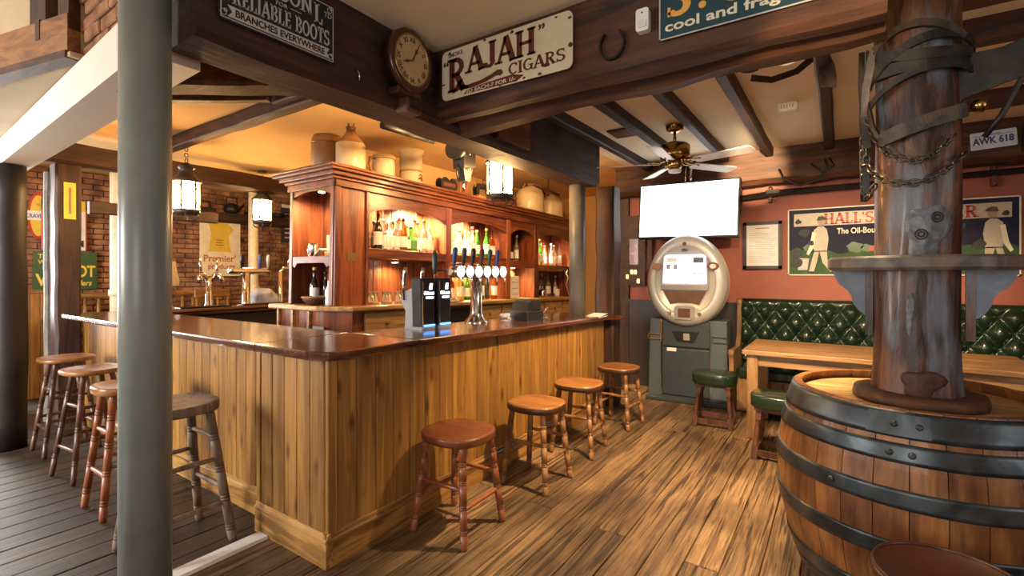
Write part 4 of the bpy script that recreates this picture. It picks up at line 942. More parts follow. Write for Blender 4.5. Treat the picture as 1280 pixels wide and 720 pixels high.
MB().lathe([(.985, 0), (1.03, .2), (1.03, .8), (.99, 1)], (0, 0, .521), (0, 0, .562), 36, caps=False).tf(lambda p: Vector((math.copysign(abs(p.x)**(2/2.6), p.x)*.195, math.copysign(abs(p.y)**(2/2.6), p.y)*.185, p.z))).build('seat_edge', M['edge_dark'], seat)
low_oak.location = (-1.795, 2.96, 0)
dup(low_oak, (-1.82, 3.69, 0), .08, 'golden-brown stool third from the bar corner')
dup(low_oak, (-1.81, 4.55, 0), -.06, 'golden-brown stool farthest along the bar, nearest the jukebox')
GT = 'tall stools at the left side of the bar'
tA = make_stool('tall_stool', 'tall dark stool farthest left, beside the black post', .78, .19, .18, .12, .25, .018, (.2, .5, .8), ([.22, .52], [.28, .46]), M['stool_dark'], M['stool_oak_seat'], GT, .035); tA.location = (-5.42, 1.27, 0)
dup(tA, (-4.62, 1.23, 0), .1, 'tall dark stool second from the left')
tC = make_stool('tall_stool', 'tall reddish stool half hidden by the grey column', .78, .18, .17, .13, .235, .021, (.15, .38, .6, .82), ([.25, .5], [.3]), M['stool_red'], M['stool_oak_seat'], GT, .05); tC.location = (-3.80, 1.18, 0)
tD = make_stool('tall_stool', 'tall worn grey-brown stool right of the grey column', .785, .205, .19, .165, .285, .023, (.12, .34, .56, .8), ([.30, .58], [.22, .46]), M['stool_grey'], M['stool_grey'], GT, .055); tD.location = (-2.99, 1.15, 0)
# green padded stools
def green_stool(label, loc, rz):
    e = thing('padded_stool', label, 'stool', loc, rz, group='green padded stools')
    s = seat_mesh(.205, .175, .41, .51, 36, 3.2, -.018).build('cushion', M['green'], e)
    MB().prism(rrect(-.17, -.14, .17, .14, .03), .385, .412, FLAT).build('apron', M['stool_dark'], e)
    for sx in (-1, 1):
        for sy in (-1, 1):
            p0 = (sx*.165, sy*.135, 0); p1 = (sx*.13, sy*.105, .39)
            MB().obox(p0, Vector(p0).lerp(Vector(p1), .26), .045, .045, (0, 1, 0)).obox(Vector(p0).lerp(Vector(p1), .80), p1, .042, .042, (0, 1, 0)).lathe(
                [(.016, .26), (.02, .28), (.014, .31), (.018, .40), (.021, .52), (.016, .66), (.013, .72), (.02, .75), (.016, .80)], p0, p1, 12, caps=False).build('leg', M['stool_dark'], e)
    for sy in (-1, 1): MB().box((-.16, sy*.133-.014, .03), (.16, sy*.133+.014, .075)).build('stretcher', M['stool_dark'], e)
    for sx in (-1, 1): MB().box((sx*.163-.014, -.13, .03), (sx*.163+.014, .13, .075)).build('stretcher', M['stool_dark'], e)
    return e
g1 = green_stool('green leather padded stool standing in front of the jukebox', (-1.02, 5.06, 0), .05)
g2 = green_stool('green leather padded stool at the oak table beside the barrel', (-.40, 4.42, 0), -.05); g2.scale = (1, 1, 1)

# ------------------------------------------------------------------ oak table
tb = thing('oak_table', 'long bare oak table in front of the green bench', 'table', (.22, 5.2, 0))
for k in range(4): bevel(MB().box((-.95, -.44+.22*k, .755), (.98, -.44+.22*k+.2185, .795)).build('top_board', M['table'], tb), .005)
for sx, sy in ((-.87, -.36), (.9, -.36), (-.87, .36), (.9, .36)): bevel(MB().box((sx-.045, sy-.045, 0), (sx+.045, sy+.045, .755)).build('leg', M['table_z'], tb), .006)
for sy in (-.37, .37): MB().box((-.83, sy-.012, .655), (.86, sy+.012, .755)).build('apron', M['table'], tb)
for sx in (-.88, .91): MB().box((sx-.012, -.32, .655), (sx+.012, .32, .755)).build('apron', M['table'], tb)

# ------------------------------------------------------------------ buttoned bench
bn = thing('buttoned_bench', 'dark green buttoned leather bench along the red wall', 'bench', (.8, 6.0, 0))
x0, x1, z0, z1 = -.94, 2.9, .50, 1.16; DX, DZ = .20, .145
nx, nzz = 300, 54; vs = []; fs = []
for j in range(nzz+1):
    for i in range(nx+1):
        X = x0+(x1-x0)*i/nx; Z = z0+(z1-z0)*j/nzz
        u = X/DX+(Z-.5)/(2*DZ); v = X/DX-(Z-.5)/(2*DZ)
        h = .085*math.sqrt(abs(math.sin(PI*u)*math.sin(PI*v)))
        zt = max(0, (Z-1.10)/.06); h = h*(1-min(1, zt))+(.03 if zt > 0 else 0)*min(1, zt)*(1 if zt < 1 else 0)
        vs.append((X, 6.215-.06-h-(.02)*math.sin(PI*min(1, (Z-z0)/(z1-z0))), Z))
for j in range(nzz):
    for i in range(nx): fs.append((j*(nx+1)+i, j*(nx+1)+i+1, (j+1)*(nx+1)+i+1, (j+1)*(nx+1)+i))
mb = MB()._add(vs, fs, True); mb.box((x0, 6.145, z0), (x1, 6.27, z1-.01)); mb.lathe([(.045, 0), (.045, 1)], (x0, 6.19, 1.15), (x1, 6.19, 1.15), 14)
bkr = mb.build('backrest', M['green'], bn, True)
bm2 = MB().ball((0, 0, 0), .011, 8, 6).mesh('button', M['green'])
for j in range(6):
    Z = .5+DZ*j
    for i in range(-6, 17):
        X = (i+(.5 if j % 2 else 0))*DX
        if x0+.03 < X < x1 and z0+.03 < Z < 1.09: o = inst('button', bm2, (X, 6.135, Z), bkr)
mb = MB().box((x0+.02, 5.62, .36), (x1, 6.14, .48), .03); cush = mb.build('seat_cushion', M['green'], bn, True)
MB().box((x0+.02, 5.66, .02), (x1, 6.2, .36)).build('plinth', M['table'], bn, True)
for k in range(18): MB().box((x0+.03+.215*k, 5.648, .04), (x0+.24+.215*k, 5.66, .35), .004).build('plinth_board', M['table_z'], bn, True)
MB().prism([(5.60, 0), (6.27, 0), (6.27, 1.18), (6.16, 1.20), (6.10, 1.14), (6.08, .78), (5.98, .66), (5.64, .66), (5.58, .62), (5.60, .52)], x0-.045, x0, lambda u, v, h: (h, u, v)).build('end_panel', M['table_z'], bn, True)
MB().cyl((x0-.05, 6.14, 1.14), (x0+.005, 6.14, 1.14), .05, seg=18).cyl((x0-.05, 5.62, .62), (x0+.005, 5.62, .62), .045, seg=18).build('scroll', M['table_z'], bn, True)

# ------------------------------------------------------------------ jukebox
jk = thing('jukebox', 'grey touchscreen jukebox with oval silver head against the red wall', 'jukebox', (-1.45, 5.70, 0), .05)
bevel(MB().prism([(-.42, 0), (.42, 0), (.44, .06), (.42, .95), (-.42, .95), (-.44, .06)], 0, .45, lambda u, v, h: (u, h, v)).build('cabinet', M['slate'], jk), .012)
bevel(MB().box((-.27, -.03, .08), (.25, .02, .62)).build('lower_door', M['slate_d'], jk), .01)
bevel(MB().box((-.27, -.035, .64), (.25, .02, .93)).build('upper_door', M['slate_d'], jk), .01)
MB().prism([(-.16, .82), (.14, .82), (.08, .70), (-.10, .70)], -.045, -.03, lambda u, v, h: (u, h, v)).build('coin_tray', M['black'], jk)
MB().box((-.03, -.055, .72), (.04, -.03, .80), .005).build('coin_slot', M['grey'], jk)
MB().box((-.215, -.034, .585), (-.11, -.031, .625)).build('sticker', M['white'], jk)
MB().cyl((.02, -.035, .56), (.02, -.03, .56), .012).build('lock', M['chrome'], jk)
for sx in (-.28, .26): MB().box((sx-.005, -.04, .08), (sx+.005, -.01, .95)).build('edge_strip', M['chrome'], jk)
for sx in (-.36, .35):
    MB().box((sx-.075, -.02, .71), (sx+.075, -.005, .72)).box((sx-.075, -.02, .77), (sx+.075, -.005, .78)).box((sx-.075, -.02, .71), (sx-.068, -.005, .78)).box((sx+.068, -.02, .71), (sx+.075, -.005, .78)).build('side_bracket', M['chrome'], jk)
MB().box((-.46, -.06, 0), (.45, .45, .05), .01).build('plinth', M['slate_d'], jk)
JF = lambda off: (lambda u, v, h: (u, h+off, v))
# head: domed superellipse shell, slightly egg-shaped, with a sunken fascia
def egg(s, n_=48): return [(math.cos(t)*(.44+.02*math.sin(t)*-1)*s, 1.40+math.sin(t)*.525*s) for t in (2*PI*k/n_ for k in range(n_))]
vs = []; fs = []; lev = [(1.0, .10), (1.0, .02), (.985, -.05), (.94, -.10), (.86, -.125), (.76, -.13), (.735, -.115), (.72, -.105), (.02, -.105)]
for s_, y_ in lev: vs += [(u, y_, v) for u, v in egg(s_)]
for i in range(len(lev)-1):
    for k in range(48): fs.append((i*48+k, i*48+(k+1) % 48, (i+1)*48+(k+1) % 48, (i+1)*48+k))
fs.append(tuple(range(48)))
MB()._add(vs, fs, True).build('head_shell', M['silver'], jk)
scn = MB().prism([(-.245, 1.37), (.235, 1.37), (.225, 1.69), (-.225, 1.69)], -.116, -.104, JF(0)).build('screen', M['juke_screen'], jk)
for (a, c, e_, f_, mm) in ((-.2, 1.61, -.09, 1.66, 'white'), (.09, 1.60, .20, 1.66, 'slate'), (-.2, 1.53, -.16, 1.57, 'grey_ink'), (-.12, 1.53, -.08, 1.57, 'grey_ink'), (-.2, 1.57, -.15, 1.585, 'grey_ink'), (-.12, 1.57, -.08, 1.585, 'grey_ink'), (.08, 1.475, .12, 1.487, 'pink'), (.14, 1.475, .19, 1.487, 'pink')):
    MB().box((a, -.119, c), (e_, -.1155, f_)).build('screen_tile', M[mm], scn)
MB().prism([(-.265, 1.36), (-.245, 1.37), (-.225, 1.69), (-.235, 1.70)][::-1], -.122, -.104, JF(0)).build('screen_surround', M['grey'], jk); MB().prism([(.255, 1.36), (.235, 1.37), (.225, 1.69), (.235, 1.70)], -.122, -.104, JF(0)).build('screen_surround', M['grey'], jk)
MB().box((-.26, -.135, 1.29), (.25, -.10, 1.355), .008).build('screen_ledge', M['grey'], jk)
MB().prism([(-.24, 1.285), (.23, 1.285), (.15, 1.13), (.07, 1.15), (-.07, 1.15), (-.16, 1.13)], -.114, -.104, JF(0)).build('speaker_window', plain('dark_bronze', (.16, .085, .05), .3, .4), jk)
cm = MB().prism(rrect(-.105, .965, .105, 1.115, .03), -.15, -.10, JF(0)).build('coin_mech', M['grey'], jk); MB().box((-.065, -.156, .99), (.065, -.149, 1.09), .004).build('coin_plate', M['rust'], cm)
for sx in (-.16, .16): MB().cyl((sx, -.14, 1.03), (sx, -.12, 1.03), .02, seg=16).build('push_button', M['chrome'], jk)
MB().prism(ell(-.31, 1.56, .055, .042, 16), -.146, -.12, JF(0)).build('side_badge', M['keg'], jk); rb_ = MB().prism(ell(.30, 1.56, .06, .045, 16), -.146, -.12, JF(0)).build('side_badge', M['rust'], jk)
MB().prism(ell(.30, 1.56, .035, .025, 16), -.150, -.146, JF(0)).build('badge_emblem', M['silverink'], rb_)
MB().cyl((0, -.13, 1.815), (0, -.12, 1.815), .022).build('camera_eye', M['rust'], jk)
for sx in (-.085, .085):
    for k in range(4): MB().box((sx-.03, -.122, 1.795+.013*k), (sx+.03, -.112, 1.801+.013*k)).build('vent_slot', M['grey_ink'], jk)
MB().prism(ell(0, 1.745, .035, .014, 14), -.13, -.105, JF(0)).build('brand_emblem', M['slate_d'], jk)

# ------------------------------------------------------------------ television
tv = thing('television', 'flat black television showing a bright white screen, hung above the jukebox', 'television', (-1.50, 5.88, 2.235), rot=(R(-4), R(1.0), 0)); tv.scale = (1.04, 1, 1.04)
bevel(MB().box((-.555, 0, -.325), (.555, .07, .325)).build('casing', M['black'], tv), .008)
MB().box((-.535, -.003, -.30), (.535, .002, .305)).build('screen', M['tv'], tv)
MB().cyl((.02, .06, .2), (.02, .08, .66), .018).cyl((-.04, .06, .2), (-.04, .08, .66), .010).build('mounting_pole', M['chrome'], tv)
MB().box((-.12, .07, -.1), (.16, .10, .25)).build('bracket', M['black'], tv)

# ------------------------------------------------------------------ ceiling fan
fn = thing('ceiling_fan', 'brass ceiling fan with five pale blades', 'fan', (-1.28, 4.60, 2.48), R(-16))
MB().lathe([(.035, 0), (.075, .35), (.08, .8), (.085, 1)], (0, 0, .32), (0, 0, .39), 24).build('canopy', M['brass'], fn)
MB().cyl((0, 0, .2), (0, 0, .33), .014).build('downrod', M['brass'], fn)
MB().lathe([(.07, 0), (.13, .12), (.135, .3), (.135, .8), (.11, .95), (.04, 1)], (0, 0, .06), (0, 0, .22), 28).build('motor', M['brass'], fn)
MB().lathe([(.03, 0), (.06, .2), (.07, .8), (.055, 1)], (0, 0, -.03), (0, 0, .06), 24).build('switch_cup', M['brass'], fn)
MB().lathe([(.01, 0), (.055, .1), (.06, 1)], (0, 0, -.055), (0, 0, -.03), 20).build('light_cap', M['white'], fn)
M['blade'] = plain('pale_blade', (.60, .57, .55), .35, noise=.05)
blp = rrect(.20, -.062, .72, .062, .035)
for k in range(5):
    o = MB().prism(blp, -.004, .004, lambda u, v, h: (u, v*(.8+.3*(u-.2)/.52), h-.35*v*.6)).build('blade', M['blade'], fn); o.rotation_euler = (0, 0, k*2*PI/5); o.location = (0, 0, .03)
    MB().tube([(.08, .02, .035), (.14, .03, .01), (.2, .025, .01), (.27, .02, .004)], .010, 6).tube([(.08, -.02, .035), (.14, -.03, .01), (.2, -.025, .01), (.27, -.02, .004)], .010, 6).cyl((.08, 0, .03), (.25, 0, .012), .013, seg=8).build('blade_arm', M['brass'], o)

# ------------------------------------------------------------------ barrel and trunk
BX, BY = .27, 2.84
br = thing('barrel', 'large oak barrel with iron hoops standing round the trunk post', 'barrel', (BX, BY, 0))
def brad(z): q = (z-.56)/.42; return .535-.085*q*q
NS = 30; gap = .006
for k in range(NS):
    a0 = 2*PI*k/NS; a1 = 2*PI*(k+1)/NS-gap; n_ = 12; vs = []; fs = []
    for i in range(n_+1):
        z = .10+(.955-.10)*i/n_; r_ = brad(z)
        for rr, a in ((r_, a0), (r_+.001, (a0+a1)/2), (r_, a1), (r_-.03, a1), (r_-.03, a0)): vs.append((rr*math.cos(a), rr*math.sin(a), z))
    for i in range(n_):
        for q in range(5): fs.append((i*5+q, i*5+(q+1) % 5, (i+1)*5+(q+1) % 5, (i+1)*5+q))
    fs += [tuple(reversed(range(5))), tuple(n_*5+q for q in range(5))]
    MB()._add(vs, fs).build('stave', M['barrel'], br)
MB().lathe([(brad(.2)-.028, 0), (brad(.56)-.028, .45), (brad(.9)-.028, 1)], (0, 0, .12), (0, 0, .88), 40).build('core', M['subfloor'], br)
def hoop(z0, z1, label=None):
    n_ = 5; prof = [(brad(z0+(z1-z0)*i/n_)+.007, i/n_) for i in range(n_+1)]
    h = MB().lathe([(brad(z0)-.004, 0)]+prof+[(brad(z1)-.004, 1)], (0, 0, z0), (0, 0, z1), 64, caps=False).build('hoop', M['iron'], br); return h
for (z0, z1), rv in (((.855, .95), (.92, 1.2)), ((.765, .835), (1.0, 1.24)), ((.60, .67), (1.9,)), ((.40, .47), (1.1,)), ((.17, .25), (1.0,)), ((.11, .16), ())):
    h = hoop(z0, z1); zc = (z0+z1)/2
    for a in rv:
        an = -PI/2-(a-1.05)*.55-.12; r_ = brad(zc)+.006; d_ = Vector((math.cos(an), math.sin(an), 0))
        MB().lathe([(.013, 0), (.012, .5), (.006, 1)], d_*r_+Vector((0, 0, zc)), d_*(r_+.012)+Vector((0, 0, zc)), 10).build('rivet', M['iron'], h)
    if z0 > .84:
        lap = []; 
        for s0 in range(9): 
            an = -PI/2+.02-.05*s0; lap.append(an)
        pv = []; 
        for an in lap: pv += [((brad(z0+.01)+.0105)*math.cos(an), (brad(z0+.01)+.0105)*math.sin(an), z0+.008), ((brad(z1-.01)+.0105)*math.cos(an), (brad(z1-.01)+.0105)*math.sin(an), z1-.008)]
        MB()._add(pv, [(2*i, 2*i+1, 2*i+3, 2*i+2) for i in range(8)], True).build('hoop_lap', M['iron'], h)
for k in range(7):                                           # head boards
    hb = []; yy0 = -.43+.86/7*k; yy1 = yy0+.86/7-.004; rr = .425
    for y_ in (yy0, yy1):
        pass
    pts = []
    for q in range(5): y_ = yy0+(yy1-yy0)*q/4; c_ = math.sqrt(max(.0004, rr*rr-y_*y_)); pts.append((c_, y_))
    for q in range(5): y_ = yy1-(yy1-yy0)*q/4; c_ = math.sqrt(max(.0004, rr*rr-y_*y_)); pts.append((-c_, y_))
    MB().prism(pts, .89, .915, FLAT).build('head_board', M['barrel_head'], br)
tk_ = thing('trunk_post', 'rough dark tree-trunk post rising through the barrel', 'post', (.285, 2.80, .915))
from mathutils import noise as NZ
n_ = 40; sg = 36; vs = []; fs = []
for i in range(n_+1):
    z = 1.96*i/n_
    for k in range(sg):
        a = 2*PI*k/sg; r_ = .150+.02*math.exp(-z/.12)+.012*NZ.noise(Vector((math.cos(a)*1.5, math.sin(a)*1.5, z*1.3)))+.006*NZ.noise(Vector((math.cos(a)*6, math.sin(a)*6, z*2.5)))
        kn = math.exp(-(((a-4.75+2*PI) % (2*PI)-0)**2*9+((z-.80)/.10)**2)) if False else 0
        vs.append((r_*math.cos(a), r_*math.sin(a), z))
for i in range(n_):
    for k in range(sg): fs.append((i*sg+k, i*sg+(k+1) % sg, (i+1)*sg+(k+1) % sg, (i+1)*sg+k))
fs.append(tuple(n_*sg+k for k in range(sg)))
MB()._add(vs, fs, True).build('trunk', M['trunk'], tk_)
MB().lathe([(.235, 0), (.238, .3), (.232, .9), (.20, 1)], (0, 0, 0), (0, 0, .05), 32).build('collar', M['beam_x'], tk_)
fwd = math.atan2(-2.80, -.285)                            # direction to the camera
def on_trunk(z, da, r_=.158): return Vector((math.cos(fwd+da)*r_, math.sin(fwd+da)*r_, z))
# flat grey knot patch with two knots
pt = []
cen = on_trunk(.78, .12, .161)
kx = Vector((-math.sin(fwd), math.cos(fwd), 0)); 
def patch(z, da, sa, sz, m_, name, r0=.150, pw=1.0, thick=.012):
    vs = []; fs = []; n_ = 32
    for rr, s_ in ((r0, 1.0), (r0+thick*.8, .95), (r0+thick, .7), (r0+thick, .02)):
        for k in range(n_):
            t_ = 2*PI*k/n_; w_ = s_; s_ = w_*(1+.18*math.sin(3*t_+.7)+.10*math.sin(5*t_+2)); vs.append(on_trunk(z+sz*math.sin(t_)*s_+sz*.25*math.cos(t_)*s_, da+sa*math.cos(t_)*s_, rr)); s_ = w_
    for i in range(3):
        for k in range(n_): fs.append((i*n_+k, i*n_+(k+1) % n_, (i+1)*n_+(k+1) % n_, (i+1)*n_+k))
    return MB()._add(vs, fs, True).build(name, m_, tk_)
M['knotwood'] = wood('swirled_grey_knot', (.050, .055, .062), (.165, .185, .215), 'Z', .42, 11, .7, coat=.1, bump=.8, var=0, ring=6)
pk = patch(.735, .22, .50, .125, M['knotwood'], 'knot_patch', .153, thick=.006)
for dz, da in ((.73, .08), (.80, .42)):
    MB().torus(on_trunk(dz, da, .159), .020, .0030, on_trunk(0, da, 1), 18, 6).torus(on_trunk(dz, da, .159), .010, .0030, on_trunk(0, da, 1), 14, 6).build('knot_ring', M['beam_z'], pk)
patch(.10, .1, .45, .06, M['beam_z'], 'root_knot', .158, thick=.014)
patch(.40, -.15, .09, .09, M['knotwood'], 'knot_patch', .153, thick=.006)
# round drinks shelf on brackets
ds = thing('drinks_shelf', 'worn round drinks shelf with blue-grey brackets on the trunk post', 'shelf', (.285, 2.80, 1.495))
vs = []; fs = []; sg = 48
prof = [(.165, 0), (.325, 0), (.335, .012), (.335, .05), (.325, .06), (.165, .06)]
for r_, z in prof:
    for k in range(sg): a = 2*PI*k/sg; vs.append((r_*math.cos(a), r_*math.sin(a), z))
for i in range(6):
    for k in range(sg): fs.append((i*sg+k, i*sg+(k+1) % sg, ((i+1) % 6)*sg+(k+1) % sg, ((i+1) % 6)*sg+k))
MB()._add(vs, fs, False).build('round_top', M['shelfw'], ds)
brk = [(.165, 0), (.315, 0), (.305, -.035), (.285, -.07), (.255, -.095), (.24, -.12), (.235, -.15), (.215, -.185), (.19, -.205), (.165, -.21)]
for an in (fwd+PI/2, fwd-PI/2, fwd+PI):
    c_, s_ = math.cos(an), math.sin(an)
    bk_ = MB().prism(brk[::-1], -.02, .02, lambda u, v, h: (u*c_-h*s_, u*s_+h*c_, v)).build('bracket', M['bluewood'], ds)
    MB().obox((c_*.172, s_*.172, -.30), (c_*.172, s_*.172, 0), .05, .03, (c_, s_, 0)).build('back_strip', M['trunk'], bk_)
# horse harness on the trunk
hn = thing('horse_harness', 'old black leather horse harness and blinkers slung round the trunk', 'harness', (.285, 2.80, 2.1))
def ringpath(z0, a0, a1, r_=.18, sag=0, n_=22, dz=0): return [on_trunk(z0+dz*q/n_-sag*math.sin(PI*q/n_), a0+(a1-a0)*q/n_, r_)-Vector((0, 0, 0)) for q in range(n_+1)]
MB().strap(ringpath(.28, -1.9, 1.9, .178, .02), .05, .008).build('brow_band', M['leather'], hn)
MB().strap(ringpath(.20, -1.3, 1.5, .185, -.10, dz=.12), .035, .008).build('crown_strap', M['leather'], hn)
MB().strap(ringpath(.30, -1.4, .9, .19, -.10, dz=.05), .03, .008).build('crown_strap', M['leather_l'], hn)
MB().strap(ringpath(-.04, -.75, .95, .188, .0, dz=.09), .06, .012).build('nose_band', M['leather_l'], hn)
MB().strap([on_trunk(.26, -1.2, .19), on_trunk(.16, -1.15, .19), on_trunk(.04, -.95, .19), on_trunk(-.04, -.72, .19)], .025, .008, (0, 0, 1)).build('cheek_strap', M['leather'], hn)
MB().strap([on_trunk(.34, -1.45, .2), on_trunk(.2, -1.42, .195), on_trunk(0, -1.36, .19), on_trunk(-.25, -1.35, .185)], .028, .008, kx).build('rein', M['leather'], hn)
MB().strap([on_trunk(.34, -1.62, .2), on_trunk(.1, -1.55, .2), on_trunk(-.22, -1.5, .19)], .022, .007, kx).build('rein', M['leather'], hn)
# blinker flap standing out to the right
o0 = on_trunk(.14, 1.25, .17); kxr = kx if kx.x > 0 else -kx
pz = lambda u, v, h: o0+kxr*u+Vector((0, 0, v))+Vector((-.1, -.995, 0))*h
MB().prism([(-.08, -.05), (.16, .02), (.23, .15), (.24, .25), (.19, .18), (.10, .15), (-.02, .15)], 0, .012, lambda u, v, h: pz(u, v, h)).build('blinker', M['leather'], hn)
MB().tube([pz(.22, .24, 0), pz(.20, .1, 0), pz(.15, 0, 0), pz(.1, -.12, .0), pz(.05, -.2, 0)], .012, 6).build('rein', M['leather'], hn)
MB().strap([pz(.25, .26, 0), pz(.26, .33, 0), pz(.25, .40, 0)], .03, .008, kxr).build('rein', M['leather'], hn)
MB().strap(ringpath(.40, -1.5, 1.3, .182, .05, dz=-.10), .045, .009).build('crown_strap', M['leather'], hn)
MB().strap(ringpath(.12, -1.2, 1.3, .186, -.06, dz=.10), .03, .008).build('throat_lash', M['leather'], hn)
MB().strap([on_trunk(.38, -.9, .19), on_trunk(.22, -1.05, .205), on_trunk(.10, -1.2, .20), on_trunk(-.05, -1.1, .195)], .03, .008, kx).build('cheek_strap', M['leather_l'], hn)
MB().prism([(-.20, -.06), (-.06, -.10), (.02, .02), (-.02, .16), (-.16, .18), (-.22, .06)], 0, .014, lambda u, v, h: pz(u, v, h)).build('blinker', M['leather'], hn)
MB().tube([on_trunk(.42, -1.5, .2), on_trunk(.30, -1.75, .21), on_trunk(.12, -1.8, .205), on_trunk(-.1, -1.65, .2), on_trunk(-.28, -1.6, .195)], .012, 6).build('rein', M['leather'], hn)
MB().ball(on_trunk(.08, 1.45, .2), .03).build('brass_boss', M['brass'], hn)
cn = thing('iron_chain', 'rusty iron chain looped round the trunk below the harness', 'chain', (.285, 2.80, 2.0))
def chain(path, name='chain_links'):
    mb = MB(); path = [Vector(p) for p in path]; dist = 0; acc = 0; k = 0; step = .029
    for i in range(len(path)-1):
        a, c = path[i], path[i+1]; L = (c-a).length; t_ = acc
        while t_ < L:
            p = a+(c-a)*(t_/L); d_ = (c-a).normalized(); nrm = d_.cross(Vector((0, 0, 1)) if abs(d_.z) < .9 else Vector((1, 0, 0))).normalized()
            if k % 2: nrm = d_.cross(nrm)
            # oval link stretched along d_
            yv = d_; xv = nrm.cross(d_); vs = []; fs = []
            for m_ in range(10):
                an = 2*PI*m_/10; e_ = yv*(math.cos(an)*.022)+xv*(math.sin(an)*.013); q = p+e_; en = e_.normalized()
                for w_ in range(5): b2 = 2*PI*w_/5; vs.append(q+en*(.0045*math.cos(b2))+nrm*(.0045*math.sin(b2)))
            for m_ in range(10):
                for w_ in range(5): fs.append((m_*5+w_, ((m_+1) % 10)*5+w_, ((m_+1) % 10)*5+(w_+1) % 5, m_*5+(w_+1) % 5))
            mb._add(vs, fs, True); k += 1; t_ += step
        acc = t_-L
    return mb.build(name, M['chain'], cn)
chain([on_trunk(.18-.0, -1.32, .19), on_trunk(-.02, -1.3, .185)]+ringpath(-.02, -1.3, 1.1, .182, .13, 24, .02))
chain(ringpath(.25, -1.35, -.55, .187, .02, 8, -.25)+ringpath(.0, -.55, .7, .184, .07, 12, .05))
chain([on_trunk(.1, -1.5, .195), on_trunk(-.17, -1.45, .19)]+ringpath(-.17, -1.45, -.9, .183, .02, 6, .05))
# brown round leather stool in the foreground
ls = thing('leather_stool', 'round brown leather stool top in front of the barrel', 'stool', (.275, 1.96, -.095))
MB().lathe([(.02, 0), (.17, .02), (.195, .2), (.20, .7), (.195, .95), (.185, 1.0), (.178, .97), (.12, .80), (.01, .72)], (0, 0, .56), (0, 0, .655), 44).build('seat_pad', M['brown_leather'], ls)
MB().torus((0, 0, .655), .186, .006, seg=44).build('piping', M['brown_leather'], ls)
for k in range(4):
    a = PI/4+k*PI/2; MB().lathe(turned(.02, (.2, .5, .8)), (.2*math.cos(a), .2*math.sin(a), .095), (.14*math.cos(a), .14*math.sin(a), .57), 12).build('leg', M['stool_dark'], ls)
for k in range(4):
    a, a2 = PI/4+k*PI/2, PI/4+(k+1)*PI/2; MB().cyl((.18*math.cos(a), .18*math.sin(a), .2), (.18*math.cos(a2), .18*math.sin(a2), .2), .011).build('stretcher', M['stool_dark'], ls)

# ------------------------------------------------------------------ enamel signs
def sign(name, label, loc, rot): return thing(name, label, 'sign', loc, rot=rot)
# cigar sign
W, Hh = .895, .30
rs = sign('enamel_sign', 'chipped cream enamel cigar sign lettered in brown on the main beam', (-2.03, 2.232, 2.538), FACE_SOUTH)
flat(rrect(0, 0, W, Hh, .035), 'plate', M['cream'], rs, 0, .006)
M['redbrown'] = plain('red_brown_enamel', (.135, .030, .018), .4, noise=.15)
text('SMOKE', .034, rs, M['redbrown'], .05, .255, .0062, width=.115, bold=.0004, rot=R(2))
serif('R', .20, .15, rs, M['redbrown'], .045, .042, .0062, weight=1.2); serif('AJAH', .145, .48, rs, M['redbrown'], .195, .130, .0062, weight=1.25)
text('“', .10, rs, M['redbrown'], .012, .165, .0062, bold=.003); text('”', .10, rs, M['redbrown'], .69, .205, .0062, bold=.003)
serif('CIGARS', .066, .36, rs, M['redbrown'], .495, .048, .0062)
MB().prism([(.08, .03), (.13, .10), (.17, .105), (.15, .075), (.20, .062), (.30, .068), (.38, .085), (.42, .10), (.45, .095), (.46, .075), (.44, .06), (.43, .068), (.41, .068), (.34, .05), (.22, .038), (.14, .045)], 0, .0014, FLAT).build('flourish', M['redbrown'], rs).location = (0, 0, .0062)
MB().prism([(.17, .012), (.55, .005), (.60, .03), (.52, .05), (.30, .042), (.20, .035)], 0, .001, FLAT).build('price_band', M['redbrown'], rs).location = (0, 0, .0058)
text('2D EACH-7 FOR 1/-', .03, rs, M['cream'], .19, .014, .0072, width=.35, bold=.0006)
for k, (a, c, s_) in enumerate(((.06, .28, .012), (.33, .292, .01), (.52, .285, .014), (.88, .26, .012), (.885, .12, .016), (.70, .01, .012), (.80, .285, .008), (.012, .10, .01), (.26, .24, .022), (.74, .05, .02), (.60, .012, .01), (.44, .01, .012))):
    MB().prism([(a+s_*(1+.4*random.uniform(-1, 1))*math.cos(t_), c+s_*.7*(1+.4*random.uniform(-1, 1))*math.sin(t_)) for t_ in (2*PI*q/8 for q in range(8))], 0, .001, FLAT).build('rust_chip', M['rust'], rs).location = (0, 0, .0064)
# boots sign
bs = sign('enamel_sign', 'black enamel boot shop sign with pale lettering on the bar beam', (-2.088, .952, 2.52), FACE_EAST)
flat(rrect(0, 0, .545, .285, .02), 'plate', M['inkblack'], bs, 0, .006)
MB().prism([(.01, .008), (.535, .008), (.535, .012), (.01, .012)], 0, .001, FLAT).prism([(.533, .01), (.537, .01), (.537, .275), (.533, .275)], 0, .001, FLAT).prism([(.008, .01), (.012, .01), (.012, .275), (.008, .275)], 0, .001, FLAT).prism([(.01, .273), (.535, .273), (.535, .277), (.01, .277)], 0, .001, FLAT).build('border_line', M['silverink'], bs).location = (0, 0, .0062)
serif('SIMPSON', .078, .36, bs, M['silverink'], .06, .19, .0062, weight=.9); serif('L', .095, .05, bs, M['silverink'], .43, .165, .0062); text('TD', .035, bs, M['silverink'], .485, .215, .0062, width=.04)
text('FOR', .026, bs, M['silverink'], .24, .163, .0062, width=.055)
MB().prism([(.17, .172), (.225, .172), (.225, .175), (.17, .175)], 0, .001, FLAT).prism([(.31, .172), (.365, .172), (.365, .175), (.31, .175)], 0, .001, FLAT).build('dash', M['silverink'], bs).location = (0, 0, .0062)
serif('RELIABLE BOOTS', .075, .46, bs, M['silverink'], .055, .078, .0062, weight=.95)
